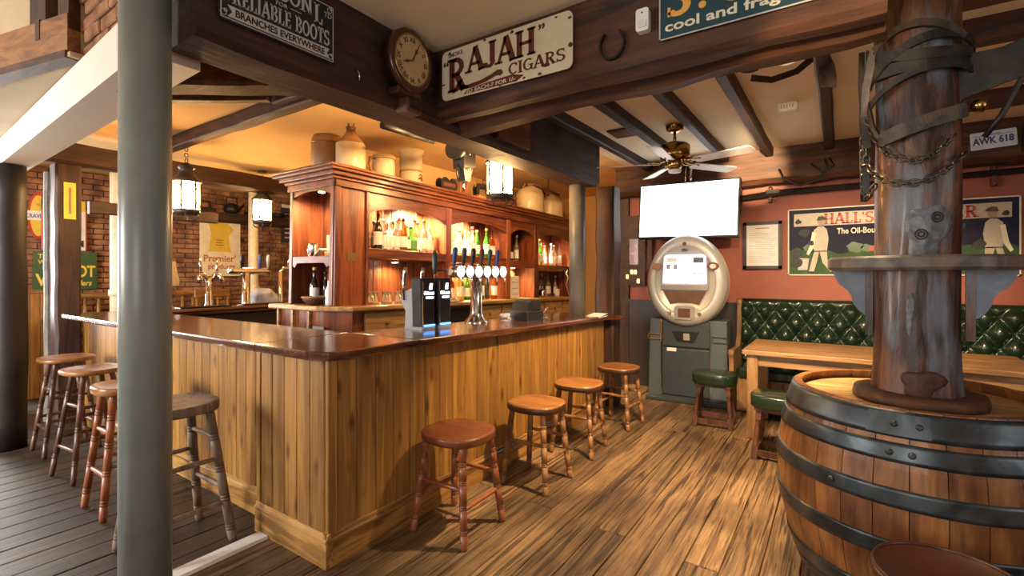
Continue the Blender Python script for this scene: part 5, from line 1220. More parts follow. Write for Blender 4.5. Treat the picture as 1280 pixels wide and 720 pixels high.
flat([(.035, .018), (.055, .042), (.035, .066), (.515, .066), (.50, .042), (.515, .018)], 'banner', M['silverink'], bs, .006, .0068)
text('BRANCHES EVERYWHERE', .042, bs, M['inkblack'], .065, .028, .0072, width=.42, bold=.0007)
for a, c in ((.02, .03), (.52, .03), (.515, .255)): MB().torus((a, c, .0068), .012, .002, seg=12, seg2=4).torus((a+.008, c+.01, .0068), .006, .002, seg=10, seg2=4).build('scroll_ornament', M['silverink'], bs)
# tobacco sign
sj = sign('enamel_sign', 'dark teal tobacco sign with gold lettering on the main beam', (-.69, 2.232, 2.55), FACE_SOUTH)
flat([(0, 0), (1.02, 0), (1.02, .30), (0, .30)], 'plate', M['bluegreen'], sj, 0, .006)
MB().prism([(0, 0), (1.02, 0), (1.02, .006), (0, .006)], 0, .002, FLAT).prism([(0, 0), (.006, 0), (.006, .3), (0, .3)], 0, .002, FLAT).build('rim', M['silverink'], sj).location = (0, 0, .006)
serif('S', .165, .11, sj, M['gold'], .03, .095, .0062, weight=1.25); serif('T', .10, .095, sj, M['gold'], .145, .15, .0062, weight=1.1); MB().prism(ell(.19, .112, .016, .016), 0, .001, FLAT).build('dot', M['gold'], sj).location = (0, 0, .0062)
serif('JULIEN', .165, .66, sj, M['gold'], .28, .095, .0062, weight=1.25)
text('cool and fragrant tobacco', .062, sj, M['cream'], .025, .035, .0062, width=.92, bold=.0014)
# wide paint sign on the red wall
hs = sign('enamel_sign', 'wide navy and green paint sign picturing two workmen on the red wall', (-.488, 6.285, 1.46), FACE_SOUTH)
flat([(0, 0), (1.86, 0), (1.86, .74), (0, .74)], 'plate', M['navy'], hs, 0, .008)
for a, c, e_, f_ in ((0, 0, 1.86, .012), (0, .728, 1.86, .74), (0, 0, .012, .74), (1.848, 0, 1.86, .74)): flat([(a, c), (e_, c), (e_, f_), (a, f_)], 'border', M['cream'], hs, .008, .010)
flat([(.012, .012), (1.848, .012), (1.848, .27)]+[(1.848-1.836*q/24, .27+.025*math.sin(q*1.7)+.02*math.sin(q*.6)) for q in range(1, 24)]+[(.012, .27)], 'field', M['grass'], hs, .008, .0095)
for a, c, s_ in ((.62, .30, .07), (.72, .29, .05), (1.02, .36, .11), (1.10, .30, .09), (.95, .30, .07), (1.34, .28, .05), (1.70, .28, .05), (.20, .30, .05), (1.42, .30, .04)):
    flat([(a+s_*(1+.15*math.sin(5*t_))*math.cos(t_), c+s_*.8*(1+.15*math.sin(4*t_))*math.sin(t_)) for t_ in (2*PI*q/20 for q in range(20))], 'tree', M['tree'], hs, .0095, .0102)
flat([(.74, .26), (.84, .26), (.84, .29), (.79, .32), (.74, .29)], 'cottage', M['red'], hs, .0102, .0106)
flat([(.06, .545), (1.80, .545), (1.80, .685), (.06, .685)], 'banner', M['skin'], hs, .008, .0096)
serif("HALL'S", .115, .44, hs, M['red'], .34, .558, .0098, weight=1.15); serif('DISTEMPER', .115, .76, hs, M['red'], .81, .558, .0098, weight=1.1)
text('The Oil-Bound Water Paint', .085, hs, M['cream'], .46, .45, .0098, width=.74, bold=.002)
M['face'] = plain('figure_face', (.42, .25, .15), .4)
def figure(cx, flip, nm):
    f = lambda pts: [(cx+(-u if flip else u), v) for u, v in pts][::-1 if flip else 1]
    b_ = flat(f([(-.045, .26), (.07, .26), (.085, .40), (.07, .50), (.04, .535), (-.01, .535), (-.05, .50), (-.07, .38)]), nm, M['skin'], hs, .0102, .0112)
    flat(f([(-.045, .27), (.0, .27), (-.02, .16), (-.05, .04), (-.10, .03), (-.075, .15)]), 'leg', M['skin'], b_, .0102, .0112)
    flat(f([(.0, .27), (.07, .27), (.075, .16), (.15, .045), (.11, .03), (.03, .14)]), 'leg', M['skin'], b_, .0102, .0112)
    flat(f([(-.12, .02), (-.05, .02), (-.05, .045), (-.10, .045)]), 'boot', M['label_b'], b_, .0112, .0118); flat(f([(.10, .02), (.18, .03), (.15, .055), (.11, .05)]), 'boot', M['label_b'], b_, .0112, .0118)
    flat(f(ell(.02, .585, .036, .045, 14)), 'head', M['face'], b_, .0112, .0118); flat(f([(-.025, .60), (.075, .605), (.06, .63), (.03, .65), (-.01, .645)]), 'cap', M['leather_l'], b_, .0118, .0122)
    flat(f([(-.065, .48), (-.03, .47), (-.055, .30), (-.10, .22), (-.12, .24), (-.09, .32)]), 'arm', M['cream'], b_, .0113, .0119)
    flat(f([(-.20, .06), (-.11, .06), (-.095, .19), (-.215, .19)]), 'pail', M['silverink'], b_, .0110, .0116)
figure(.30, False, 'workman'); figure(1.69, True, 'workman'); 
for a, c, s_ in ((.10, .60, .03), (.16, .47, .05), (.10, .25, .05), (.08, .14, .06), (1.76, .58, .025), (1.45, .48, .03), (1.58, .30, .05), (.22, .36, .03)):
    flat([(a+s_*(1+.3*random.uniform(-1, 1))*math.cos(t_), c+s_*(1+.3*random.uniform(-1, 1))*math.sin(t_)) for t_ in (2*PI*q/9 for q in range(9))], 'enamel_chip', M['label_b'], hs, .0118, .0122)
pf = sign('framed_print', 'small framed print at the right edge next to the paint sign', (1.42, 6.285, 1.50), FACE_SOUTH); pf['category'] = 'picture'
flat([(0, 0), (.5, 0), (.5, .68), (0, .68)], 'frame', M['beam_x'], pf, 0, .015); flat([(.04, .04), (.46, .04), (.46, .64), (.04, .64)], 'print', M['leather_l'], pf, .015, .017)
# licence plate
lp = sign('number_plate', 'blue and white number plate on the beam above the red wall', (.99, 6.02, 2.60), (R(90), R(-3), 0)); lp['category'] = 'number plate'
flat(rrect(0, 0, .305, .155, .012), 'plate', plain('pale_blue_plate', (.66, .76, .84), .4), lp, 0, .004); M['plateblue'] = plain('plate_blue', (.03, .06, .25), .4)
text('AWK 618', .085, lp, M['plateblue'], .018, .045, .0045, width=.27, bold=.0028); text('Kentucky', .026, lp, M['plateblue'], .10, .122, .0045, width=.10)
flat([(.01, .118), (.295, .118), (.295, .121), (.01, .121)], 'rule', M['plateblue'], lp, .004, .005); 
# small mounted speaker right
spk = thing('wall_speaker', 'small black wall speaker beside the number plate', 'speaker', (1.40, 5.98, 2.55)); bevel(MB().box((-.08, -.1, 0), (.12, .06, .24)).build('cabinet', M['black'], spk), .01); MB().cyl((.02, -.1, .1), (.02, -.105, .1), .06, seg=20).build('grille', M['grey_ink'], spk)
# framed notice
nt = sign('framed_notice', 'black framed printed notice left of the paint sign', (-.945, 6.27, 1.535), FACE_SOUTH); nt['category'] = 'notice'
for a, c, e_, f_ in ((0, 0, .40, .035), (0, .51, .40, .545), (0, 0, .035, .545), (.365, 0, .40, .545)): flat([(a, c), (e_, c), (e_, f_), (a, f_)], 'frame_rail', M['black'], nt, 0, .028)
flat([(.02, .02), (.38, .02), (.38, .525), (.02, .525)], 'paper_sheet', M['paper'], nt, 0, .010)
flat([(.13, .465), (.27, .465), (.27, .477), (.13, .477)], 'heading', M['pink'], nt, .010, .0112)
for k in range(16): flat([(.06, .08+.022*k), (.34-.05*((k*7) % 4)/3, .08+.022*k), (.34-.05*((k*7) % 4)/3, .084+.022*k), (.06, .084+.022*k)], 'print_line', M['grey_ink'], nt, .010, .0108)
# musket on the wall
gn = thing('musket', 'long dark antique musket mounted above the paint sign', 'musket', (-.2, 6.2, 2.38))
M['gunwood'] = plain('near_black_walnut', (.016, .010, .008), .7, spec=.15)
MB().prism([(-1.06, -.055), (-1.06, .03), (-.72, .012), (-.5, .035), (-.40, .032), (2.2, .045), (2.2, .018), (-.38, -.02), (-.62, -.035), (-.78, -.045)], -.018, .018, lambda u, v, h: (u, h, v)).build('stock', M['gunwood'], gn)
MB().cyl((-.42, 0, .03), (2.3, 0, .052), .015, seg=12).build('barrel', M['gunwood'], gn)
MB().tube([(-.48, 0, -.02), (-.45, 0, -.05), (-.40, 0, -.05), (-.38, 0, -.02)], .005, 6).build('trigger_guard', M['brass'], gn); MB().box((-.50, -.03, .0), (-.36, -.017, .05), .004).build('lock_plate', M['black_iron'], gn)
for q in (-.46, 1.38):
    MB().box((q-.02, .0, -.09), (q+.02, .06, .10), .004).build('mount', M['rust'], gn)
    for z_ in (-.075, .085): MB().ball((q, -.01, z_), .012).build('mount_stud', M['brass'], gn)
# horseshoe, detector, smoke alarm, air vent
sh_ = thing('horseshoe', 'iron horseshoe nailed to the main beam', 'horseshoe', (-.926, 2.238, 2.605), rot=FACE_SOUTH)
MB().strap([(math.cos(R(a))*.062*(1 if a > -60 else 1), math.sin(R(a))*.072, 0) for a in range(-235, 56, 12)], .018, .010, (0, 0, 1)).tf(lambda p: p).build('shoe', M['black_iron'], sh_)
pir = thing('motion_sensor', 'white motion sensor on the main beam left of the teal sign', 'sensor', (-.766, 2.25, 2.615), rot=FACE_SOUTH)
MB().prism(rrect(-.03, 0, .03, .105, .012), 0, .04, FLAT).build('case', M['white'], pir); MB().prism(rrect(-.02, .015, .02, .05, .01), .04, .046, FLAT).build('lens', M['paper'], pir); MB().cyl((0, .085, .04), (0, .085, .042), .004).build('led', M['label_b'], pir)
al = thing('smoke_alarm', 'small white alarm unit on the ceiling between joists', 'alarm', (-.35, 4.53, 2.80))
MB().box((-.07, -.05, .0), (.07, .05, .07), .012).build('case', M['white'], al); 
for k in range(5): MB().box((-.05+.02*k, -.052, .02), (-.04+.02*k, -.049, .05)).build('slot', M['grey_ink'], al)
vt = thing('air_vent', 'square terracotta air vent set in the ceiling left of the fan', 'vent', (-1.78, 4.55, 2.855))
MB().box((-.10, -.14, 0), (.10, .14, .014)).build('frame', M['leather_l'], vt)
for k in range(5): MB().box((-.08, -.11+.05*k, -.006), (.08, -.09+.05*k, 0)).build('slat', M['keg'], vt)
# leather strap hung from the beam
ls2 = thing('leather_strap', 'curled black leather strap hanging under the ceiling left of the trunk', 'strap', (-.15, 3.6, 2.75))
MB().strap([(-.34, -.05, .03), (-.22, -.02, .0), (-.08, 0, .03), (.0, .0, .09), (.05, .02, .10)], .05, .006, (0, .4, 1)).build('band', M['leather'], ls2)
MB().strap([(.05, .02, .10), (.08, .02, .03), (.09, .02, -.05), (.085, .02, -.10)], .09, .006, (1, .3, 0)).build('flap', M['leather_l'], ls2)
hc = thing('bridle', 'tangled dark bridle hung on the wall beam right of the television', 'bridle', (-.25, 6.02, 2.52))
MB().tube([(-.3, 0, .1), (-.25, -.02, -.02), (-.1, -.02, -.10), (.05, -.02, -.06), (.15, -.02, .06), (.12, -.02, .15)], .012, 6).tube([(.0, -.02, .12), (.1, -.03, .02), (.2, -.02, .08), (.16, -.02, .16)], .010, 6).build('strap_loop', M['leather'], hc); MB().torus((.13, -.03, .06), .03, .006, (0, 1, 0)).build('ring', M['chain'], hc)
# wooden phone cupboard left of jukebox
pc = thing('wall_cupboard', 'dark wooden panel with brass switches on the red wall by the post', 'panel', (-2.27, 6.27, 1.32), rot=FACE_SOUTH)
flat([(-.15, 0), (.15, 0), (.15, .93), (-.15, .93)], 'backboard', M['beam_z'], pc, 0, .03); flat(rrect(-.06, .28, .06, .62, .01), 'door', M['mahog'], pc, .03, .04)
for a, c in ((-.09, .12), (-.03, .18), (.02, .18), (.06, .06)): flat(rrect(a-.02, c-.03, a+.02, c+.03, .006), 'switch', M['brass'], pc, .03, .038)
flat([(.20, -.02), (.25, -.02), (.25, 1.0), (.20, 1.0)], 'side_strip', M['beam_z'], pc, 0, .05)
# poster and signs on the brick wall
ps = sign('poster', 'white flour poster with yellow sack on the brick wall', (-8.47, 3.59, 1.44), FACE_EAST); ps['category'] = 'poster'
flat([(0, 0), (.63, 0), (.63, .95), (0, .95)], 'sheet', M['cream'], ps, 0, .012)
flat([(.13, .40), (.48, .40), (.45, .52), (.44, .66), (.52, .78), (.38, .90), (.20, .92), (.13, .86), (.17, .70), (.15, .55)], 'sack', M['yellow'], ps, .012, .016)
text('Premier’', .15, ps, M['pink'], .05, .24, .0135, width=.50, bold=.003); text('products', .12, ps, M['pink'], .12, .12, .0135, width=.42, bold=.002)
for k in range(3): flat([(.24, .50+.04*k), (.36, .50+.04*k), (.36, .515+.04*k), (.24, .515+.04*k)], 'sack_print', M['keg'], ps, .016, .017)
w1 = sign('enamel_sign', 'green enamel sign with yellow lettering behind the brown post', (-8.47, 1.66, 1.27), FACE_EAST)
flat([(0, 0), (.64, 0), (.64, .50), (0, .50)], 'plate', M['dkgreen'], w1, 0, .01)
for k, (t_, wd) in enumerate((('THE', .13), ('WHO', .17), ('FO', .09))): text(t_, .075, w1, M['yellow'], .05+.04*(k == 2), .41-.075*k, .011, width=wd, bold=.002)
text('W', .21, w1, M['yellow'], .03, .06, .011, width=.20, bold=.006); text('OT', .21, w1, M['yellow'], .42, .17, .011, width=.20, bold=.006); text('ttlers', .10, w1, M['yellow'], .40, .05, .011, width=.18, bold=.002, shear=.3)
w2 = sign('enamel_sign', 'tall white enamel sign with yellow header above the green sign', (-8.47, 1.74, 1.79), FACE_EAST)
flat([(0, 0), (.45, 0), (.45, .66), (0, .66)], 'plate', M['paper'], w2, 0, .01); flat([(0, .52), (.45, .52), (.45, .66), (0, .66)], 'header', M['yellow'], w2, .01, .0115)
flat([(0, 0), (.012, 0), (.012, .66), (0, .66)], 'edge', M['red'], w2, .01, .0115); flat([(.438, 0), (.45, 0), (.45, .66), (.438, .66)], 'edge', M['red'], w2, .01, .0115)
text('L', .12, w2, M['inkblack'], .05, .22, .011, bold=.004); text("S'", .12, w2, M['inkblack'], .32, .22, .011, bold=.004); text('M', .12, w2, M['inkblack'], .33, .05, .011, bold=.004); text('C', .07, w2, M['red'], .06, .40, .011); text('S', .06, w2, M['red'], .35, .38, .011)
w3 = sign('enamel_sign', 'oval red and yellow cigarette sign on the brick wall at left', (-8.50, 1.72, 2.22), FACE_EAST)
flat(ell(0, 0, .10, .30, 32), 'rim', M['red'], w3, 0, .012); flat(ell(0, 0, .08, .26, 32), 'plate', M['yellow'], w3, .012, .016); flat([(-.14, -.06), (.14, -.06), (.14, .06), (-.14, .06)], 'bar', M['white'], w3, .016, .022); text('CRAVEN A', .075, w3, M['plateblue'], -.125, -.03, .023, width=.25, bold=.001)
text('THE', .05, w3, M['red'], -.03, .12, .017); text('FINEST', .04, w3, M['red'], -.05, -.15, .017) if False else None
w4 = sign('enamel_sign', 'narrow yellow thermometer plate on the brown post', (-6.315, 1.46, 2.02), FACE_EAST); flat([(0, 0), (.09, 0), (.09, .36), (0, .36)], 'plate', M['yellow'], w4, 0, .008); flat([(.035, .05), (.055, .05), (.055, .31), (.035, .31)], 'tube', M['keg'], w4, .008, .012)
w5 = sign('chalk_board', 'black menu board high on the brick wall by the dresser', (-8.46, 4.95, 2.05), FACE_EAST); w5['category'] = 'board'
flat([(0, 0), (.5, 0), (.5, .7), (0, .7)], 'panel', M['label_b'], w5, 0, .012); flat([(0, .64), (.5, .64), (.5, .7), (0, .7)], 'header', M['paper'], w5, .012, .014)
for k in range(6): flat([(.06, .08+.085*k), (.42-.06*(k % 3), .08+.085*k), (.42-.06*(k % 3), .11+.085*k), (.06, .11+.085*k)], 'chalk_line', M['silverink'], w5, .012, .013)
# clock
M['darkmahog'] = plain('dark_red_mahogany', (.055, .014, .008), .3, coat=.3, noise=.2)
ck = thing('wall_clock', 'round mahogany pub clock with roman numerals on the bar beam', 'clock', (-2.09, 1.93, 2.675), rot=FACE_EAST); ck.scale = (.86, .95, .8)
MB().lathe([(.150, 0), (.150, .6), (.187, .66), (.185, .9), (.165, 1.0), (.150, .93), (.01, .93)], (0, 0, 0), (0, 0, .14), 44).build('case', M['darkmahog'], ck)
M['dial'] = plain('aged_dial', (.48, .33, .15), .5, noise=.1)
MB().prism(ell(0, 0, .148, .148, 44), .128, .133, FLAT).build('dial', M['dial'], ck)
bz_ = MB().torus((0, 0, .134), .150, .006, seg=44).build('bezel', M['brass'], ck)
for k, rn in enumerate(('XII', 'I', 'II', 'III', 'IIII', 'V', 'VI', 'VII', 'VIII', 'IX', 'X', 'XI')):
    a = PI/2-k*PI/6; o = text(rn, .042, ck, M['inkblack'], .118*math.cos(a), .118*math.sin(a), .1335, align='CENTER', bold=.0006, name='numeral'); o.rotation_euler.z = a-PI/2; o.location.x -= .014*math.cos(a); o.location.y -= .014*math.sin(a)
for L_, an in ((.085, R(200)), (.115, R(60))): MB().obox((0, 0, .136), (math.cos(an)*L_, math.sin(an)*L_, .136), .008, .002, (0, 0, 1), .5).torus((math.cos(an)*L_*.6, math.sin(an)*L_*.6, .136), .010, .002, seg=12, seg2=4).build('hand', M['inkblack'], ck)
MB().cyl((0, 0, .133), (0, 0, .139), .008).build('spindle', M['brass'], ck)
MB().box((-.10, -.20, 0), (.10, -.16, .11), .01).build('pendulum_box', M['darkmahog'], ck)

# ------------------------------------------------------------------ on the bar
df = thing('beer_fount', 'pair of black branded beer founts with blue glow on the bar', 'beer tap', (-2.52, 2.62, ctop(2.62)))
for sy in (-.085, .085):
    p = MB().prism([(-.065, .03), (.06, .03), (.075, .37), (.06, .385), (-.075, .385), (-.08, .36)], -.0, .10, lambda u, v, h: (h-.02, sy+u, v)).build('tower', M['inkblack'], df); bevel(p, .01)
    MB().box((.080, sy-.066, .035), (.084, sy-.058, .36)).build('edge_strip', M['chrome'], p)
    MB().box((-.04, sy-.07, 0), (.09, sy+.065, .04), .01).build('base', M['grey'], p)
    MB().box((.06, sy-.05, .04), (.095, sy+.05, .05)).build('glow_strip', M['blueglow'], p)
    t_ = text('Guinness', .035, p, M['badge'], 0, 0, width=.10, bold=.0012); t_.matrix_local = Matrix.Translation((.0825, sy-.05, .265)) @ Matrix.Rotation(R(90), 4, 'Z') @ Matrix.Rotation(R(90), 4, 'X') @ Matrix.Scale(t_.scale.x, 4, (1, 0, 0))
    MB().box((.0805, sy-.03, .235), (.0835, sy+.045, .25)).build('strap_line', M['badge'], p)
    MB().prism([(-.008, .30), (.022, .30), (.020, .315), (.027, .345), (.002, .345), (-.004, .325)], .0805, .0835, lambda u, v, h: (h, sy+u+.01, v)).build('emblem', M['badge'], p)
MB().prism([(-.13, .0), (.0, .0), (.0, .30), (-.06, .31), (-.16, .27), (-.16, .20), (-.12, .14)], -.12, .13, lambda u, v, h: (u+.0, h, v)).build('housing', M['grey'], df)
for sy in (-.12, .06): MB().tube([(-.13, sy, .22), (-.14, sy, .34), (-.13, sy, .42), (-.12, sy, .46)], .013, 8).build('tap_lever', M['chrome'], df)
tf_ = thing('tap_fount', 'chrome column fount with a row of lit round badges', 'beer tap', (-2.55, 3.22, ctop(3.22)))
MB().lathe([(.10, 0), (.105, .03), (.095, .07), (.065, .14), (.052, .22), (.050, 1)], (0, 0, 0), (0, 0, .46), 28).build('column', M['chrome'], tf_)
MB().lathe([(.03, 0), (.05, .06), (.05, .94), (.03, 1)], (0, -.34, .445), (0, .36, .445), 20).build('cross_bar', M['chrome'], tf_)
for k in range(6):
    Y = -.29+.116*k
    b_ = MB().cyl((.045, Y, .445), (.075, Y, .445), .052, seg=24).build('badge_rim', M['chrome'], tf_); MB().cyl((.075, Y, .445), (.078, Y, .445), .045, seg=24).build('badge_face', M['badge'], b_)
    MB().lathe([(.010, 0), (.012, .1), (.020, .55), (.022, .85), (.012, 1)], (.0, Y+.0, .49), (.02, Y, .64), 12).build('tap_handle', M[('plateblue', 'slate_d', 'black', 'rust', 'dkgreen', 'plateblue')[k]], tf_)
    MB().tube([(.05, Y, .40), (.09, Y, .39), (.095, Y, .33)], .009, 8).build('nozzle', M['chrome'], tf_)
at_ = thing('beer_tap', 'single slim black-handled tap left of the lit fount', 'beer tap', (-2.64, 2.81, ctop(2.81)))
MB().cyl((0, 0, 0), (0, 0, .42), .012).build('stem', M['chrome'], at_); MB().lathe([(.010, 0), (.02, .3), (.024, .7), (.015, 1)], (0, 0, .40), (0, 0, .60), 12).build('handle', M['slate_d'], at_); MB().tube([(0, 0, .44), (.02, .08, .45), (.02, .12, .43)], .009).build('spout', M['black'], at_); MB().cyl((0, 0, 0), (0, 0, .015), .04, seg=18).build('foot', M['chrome'], at_)
mt = thing('bar_towel', 'faded pink bar towel laid along the counter', 'towel', (-2.36, 3.35, ctop(3.35)), 0, rot=(-TILT, 0, 0)); MB().box((-.13, -.45, 0), (.14, .55, .006), .002).build('cloth', plain('faded_towel', (.42, .24, .17), .9, noise=.2, nscale=60), mt); 
for q in (-.11, .12): MB().box((q-.01, -.45, .006), (q+.01, .55, .0068)).build('stripe', M['paper'], mt)
nk = thing('napkin_holder', 'black plastic condiment caddy on the bar', 'caddy', (-2.42, 3.78, ctop(3.78)), rot=(-TILT, 0, 0)); MB().box((-.12, -.14, 0), (.12, .14, .10), .008).build('tray', M['black'], nk); MB().box((-.10, -.02, .10), (.10, .12, .20), .006).build('bin', M['black'], nk); MB().prism([(-.10, .10), (-.02, .10), (-.02, .19), (-.07, .17)], -.09, .09, lambda u, v, h: (h, u, v)).build('hopper', M['black'], nk); MB().box((-.06, .142, .01), (.06, .16, .12), .003).build('napkins', M['white'], nk)
cw = thing('crumpled_wrapper', 'crumpled clear plastic wrapper beside the black caddy', 'wrapper', (-2.46, 3.52, ctop(3.52))); mbx = MB().ball((0, 0, .035), .055, 14, 9, .62); rough(mbx, .035, 22); mbx.build('film', plain('plastic_film', (.45, .43, .48), .2, noise=.4, nscale=40), cw)
pp = thing('paper_card', 'white menu card lying at the far end of the bar', 'card', (-2.13, 4.72, ctop(4.72))); MB().obox((.0, -.10, .012), (.0, .12, .035), .16, .004).build('card', M['white'], pp); MB().obox((.0, -.10, .004), (.0, .12, .010), .16, .004).build('card_back', M['paper'], pp)
gt = thing('glass_rinser', 'small steel bar tools lying on the far counter', 'bar tool', (-2.45, 4.15, ctop(4.15))); MB().tube([(0, -.1, .01), (0, 0, .05), (0, .1, .10), (0, .13, .12)], .010).build('arm', M['chrome'], gt); MB().lathe([(.05, 0), (.055, 1)], (0, 0, 0), (0, 0, .02), 18).build('dish', M['chrome'], gt)
# far-side taps on the west counter
fa = thing('beer_fount', 'chrome fount with two rams-head taps on the far counter, left of three', 'beer tap', (-5.72, 2.52, 1.09)); MB().lathe([(.07, 0), (.05, .1), (.035, .2), (.035, 1)], (0, 0, 0), (0, 0, .34), 18).build('column', M['chrome'], fa)
for sy in (-.07, .07):
    MB().tube([(0, 0, .30), (0, sy, .38), (.03, sy*1.5, .36), (.06, sy*1.6, .30)], .030, 10).build('tap_body', M['chrome'], fa); MB().cyl((0, sy*1.1, .38), (0, sy*1.3, .56), .012).build('lever', M['chrome'], fa)
fb = thing('beer_fount', 'chrome fount with horizontal bar and dark handles on the far counter', 'beer tap', (-5.72, 2.92, 1.09)); MB().lathe([(.07, 0), (.045, .15), (.045, 1)], (0, 0, 0), (0, 0, .40), 18).build('column', M['chrome'], fb); MB().lathe([(.03, 0), (.04, .1), (.04, .9), (.03, 1)], (0, -.20, .42), (0, .28, .42), 16).build('cross_bar', M['chrome'], fb)
for k, q in enumerate((-.05, .16, .26)): MB().lathe([(.010, 0), (.024, .6), (.022, .9), (.01, 1)], (0, q, .44), (.01, q, .62), 10).build('tap_handle', M[('black', 'plateblue', 'silver')[k]], fb)
fc = thing('beer_fount', 'slim chrome fount with one tall handle on the far counter, right of three', 'beer tap', (-5.72, 3.34, 1.09)); MB().lathe([(.05, 0), (.03, .1), (.028, 1)], (0, 0, 0), (0, 0, .42), 16).build('column', M['chrome'], fc); MB().tube([(0, 0, .40), (0, .04, .46), (0, .10, .46), (.03, .12, .40)], .022, 8).build('tap_body', M['chrome'], fc); MB().cyl((0, .10, .46), (0, .12, .64), .012).build('lever', M['chrome'], fc)
bwn = plain('bar_rail_wood', (.20, .09, .04), .5)
dr = thing('drip_rail', 'low dark wooden drip rail with black trays along the far counter', 'rail', (-5.6, 3.0, 1.09)); MB().box((-.05, -.95, 0), (.12, .95, .03), .006).build('rail', bwn, dr); 
for k in range(3): MB().box((-.02, -.85+.62*k, .03), (.11, -.35+.62*k, .05), .004).build('tray', M['black'], dr)
ol = thing('oil_lamp', 'brass oil lamp with cream glass shade on the far counter', 'lamp', (-5.98, 2.24, 1.09)); MB().lathe([(.07, 0), (.06, .12), (.02, .25), (.025, .4), (.055, .6), (.055, .8), (.02, 1)], (0, 0, 0), (0, 0, .26), 18).build('base', M['brass'], ol); MB().lathe([(.085, 0), (.09, .2), (.06, .8), (.055, 1)], (0, 0, .26), (0, 0, .52), 20, caps=False).build('shade', M['lampshade'], ol)
tc = thing('white_cloth', 'heap of white bar cloth on the far counter', 'cloth', (-5.85, 3.20, 1.09)); mbx = MB().ball((0, 0, .07), .16, 18, 12, .8); rough(mbx, .06, 9); mbx.tf(lambda p: Vector((p.x, p.y*1.3, max(0, p.z)))).build('heap', plain('blue_white_linen', (.55, .62, .72), .8, noise=.08), tc)
# ledge curios
for k, (Y, lab, nm, cat) in enumerate(((3.25, 'small cream mug at the left of the brick wall ledge', 'mug', 'mug'), (3.65, 'old dark flat iron on the brick wall ledge', 'flat_iron', 'iron'), (4.05, 'dark cast kettle on the brick wall ledge', 'iron_kettle', 'kettle'), (4.42, 'old dark flat iron next to the cast kettle on the ledge', 'flat_iron', 'iron'), (4.85, 'small dark pan near the end of the brick wall ledge', 'iron_pan', 'pan'))):
    e = thing(nm, lab, cat, (-8.40, Y, 2.48))
    if nm == 'mug': MB().lathe([(.07, 0), (.075, 1)], (0, 0, 0), (0, 0, .20), 16).build('body', M['stone'], e); MB().torus((0, .09, .1), .045, .012, (1, 0, 0)).build('handle', M['stone'], e)
    elif nm == 'flat_iron': MB().prism([(-.14, 0), (.14, 0), (.10, .06), (-.12, .06)], -.06, .06, lambda u, v, h: (h, u, v)).build('sole', M['black_iron'], e); MB().tube([(0, -.09, .05), (0, -.09, .16), (0, .07, .16), (0, .07, .05)], .015).build('handle', M['black_iron'], e)
    elif nm == 'iron_kettle': MB().lathe([(.08, 0), (.12, .3), (.10, .8), (.04, 1)], (0, 0, 0), (0, 0, .17), 18).build('body', M['black_iron'], e); MB().tube([(0, -.09, .12), (0, -.08, .26), (0, .08, .26), (0, .09, .12)], .01).build('handle', M['black_iron'], e); MB().tube([(0, .1, .06), (0, .17, .12), (0, .2, .17)], .016).build('spout', M['black_iron'], e)
    else: MB().lathe([(.08, 0), (.12, 1)], (0, 0, 0), (0, 0, .08), 18).build('bowl', M['black_iron'], e); MB().cyl((0, .1, .06), (0, .32, .10), .012).build('handle', M['black_iron'], e)
# far-left furniture
ba = thing('balustrade', 'low orange pine balustrade in front of the brick wall', 'balustrade', (-8.1, 2.4, 0))
MB().box((-.04, -.8, 1.16), (.04, 1.0, 1.23), .01).build('handrail', M['pine_y'], ba); MB().box((-.03, -.8, .1), (.03, 1.0, .18)).build('bottom_rail', M['pine_y'], ba)
for q in (-.8, 1.0): MB().box((-.04, q-.04, 0), (.04, q+.04, 1.24), .006).build('newel', M['pine'], ba)
for k in range(13): MB().lathe([(.016, 0), (.022, .2), (.016, .5), (.024, .8), (.016, 1)], (0, -.74+.14*k, .17), (0, -.74+.14*k, 1.17), 10).build('spindle', M['pine'], ba)
pt_ = thing('wooden_partition', 'tall pine boarded partition end left of the brown post', 'partition', (-7.9, 1.52, 0))
for k in range(4): MB().box((-.02, -.16+.085*k, 0), (.02, -.08+.085*k, 1.25), .004).build('board', M['pine'], pt_)
MB().box((-.04, -.18, 1.25), (.04, .20, 1.29), .006).build('cap_rail', M['pine_y'], pt_)
sv = thing('black_stove', 'low black stove at the far left beside the post', 'stove', (-7.3, 1.10, 0)); MB().box((-.22, -.22, .12), (.22, .2, .95), .01).build('body', M['black'], sv); MB().box((-.26, -.26, .95), (.26, .24, 1.0), .01).build('top_plate', M['beam_x'], sv); 
for a in (-.18, .18):
    for c in (-.18, .16): MB().cyl((a, c, 0), (a, c, .12), .02).build('foot', M['black_iron'], sv)
chp = thing('spindle_chair', 'pine spindle-back chair behind the far taps', 'chair', (-7.3, 3.35, 0))
MB().box((-.2, -.22, .43), (.22, .22, .47), .012).build('seat', M['pine_x'], chp); 
for a in (-.17, .19):
    for c in (-.19, .19): MB().cyl((a, c, 0), (a*.9, c*.9, .43), .02).build('leg', M['pine'], chp)
MB().box((-.22, -.24, 1.14), (-.18, .24, 1.26), .01).build('top_rail', M['pine_y'], chp)
for c in (-.21, -.07, .07, .21): MB().cyl((-.19, c, .47), (-.2, c, 1.15), .016).build('back_spindle', M['pine'], chp)
# passage beyond the post
ywb = thing('yellow_board', 'tall narrow cream board in the passage beyond the bar', 'board', (-3.05, 7.4, 0)); MB().box((-.22, 0, 1.45), (.22, .03, 2.4), .006).build('panel', M['cream'], ywb); MB().box((-.05, .01, 0), (.05, .04, 1.46)).build('stand', M['beam_z'], ywb)

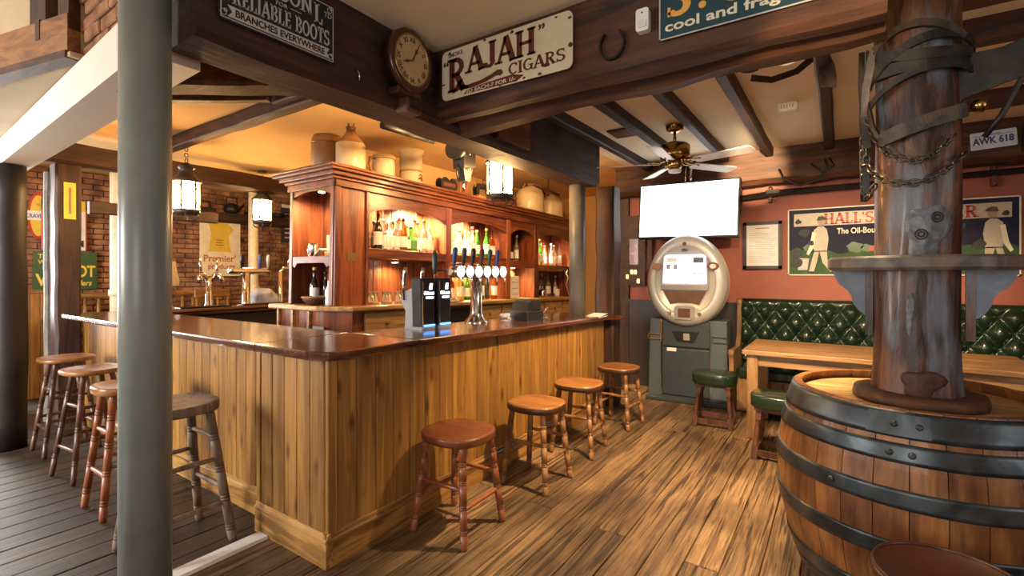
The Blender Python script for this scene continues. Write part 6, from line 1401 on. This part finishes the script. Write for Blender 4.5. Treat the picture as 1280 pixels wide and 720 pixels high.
# ------------------------------------------------------------------ ceiling spots (each lamp with its own light)
def downlight(label, loc, target, watts, angle=100, color=SPOT, blend=.5, size=.04):
    e = thing('spot_lamp', label, 'lamp', loc, group='ceiling spot lamps')
    d_ = (Vector(target)-Vector(loc)).normalized()
    MB().lathe([(.03, 0), (.038, .5), (.045, 1)], d_*-.06, d_*.03, 18, caps=False).build('housing', M['lantern'], e)
    MB().cyl(d_*.0, d_*.008, .036, seg=18).build('lens', M['shelf_lamp'], e)
    MB().cyl((0, 0, .0), (0, 0, CEIL-loc[2]), .012).build('stem', M['lantern'], e)
    light('spot_light', 'SPOT', tuple(d_*.035), watts, color, size, target=None, spot=angle, blend=blend, parent=e).rotation_euler = d_.to_track_quat('-Z', 'Y').to_euler()
    return e
downlight('spot lamp behind the log beam, aimed at the bar stools', (-.75, 2.86, 2.60), (-1.35, 3.7, 0), 360, 96, blend=.6)
downlight('spot lamp behind the log beam, aimed down the aisle', (-.40, 2.86, 2.60), (-.75, 4.9, 0), 190, 95)
downlight('spot lamp behind the log beam, aimed at the green bench', (.27, 3.08, 2.60), (-.1, 6.2, .9), 230, 56)
downlight('spot lamp behind the log beam, aimed at the oak table', (.40, 3.10, 2.62), (.75, 5.4, .7), 130, 62)
downlight('spot lamp behind the log beam, aimed at the wall beam', (-.55, 2.86, 2.62), (-.80, 6.05, 2.66), 1500, 14, blend=.8)
downlight('added drop-rod spot lamp, out of view, aimed at the log beam by the trunk', (.10, .90, 2.10), (-.03, 2.45, 2.45), 90, 26, blend=.7)  # unseen lamp, added to make the lit patch on the log
downlight('added spot lamp hidden behind the bar beam, aimed at the stoneware', (-2.50, 2.75, 2.66), (-3.75, 3.1, 2.45), 75, 130, color=WARM, blend=.6)  # unseen lamp, added to light the stoneware from the front
downlight('added spot lamp hidden behind the bar beam, aimed at the jars', (-2.50, 4.4, 2.66), (-3.75, 5.6, 2.40), 60, 130, color=WARM, blend=.6)  # second unseen lamp, added to brighten the far jars
downlight('spot lamp behind the trunk shining on the barrel head', (-.22, 2.86, 2.60), (.05, 2.95, .9), 80, 60)
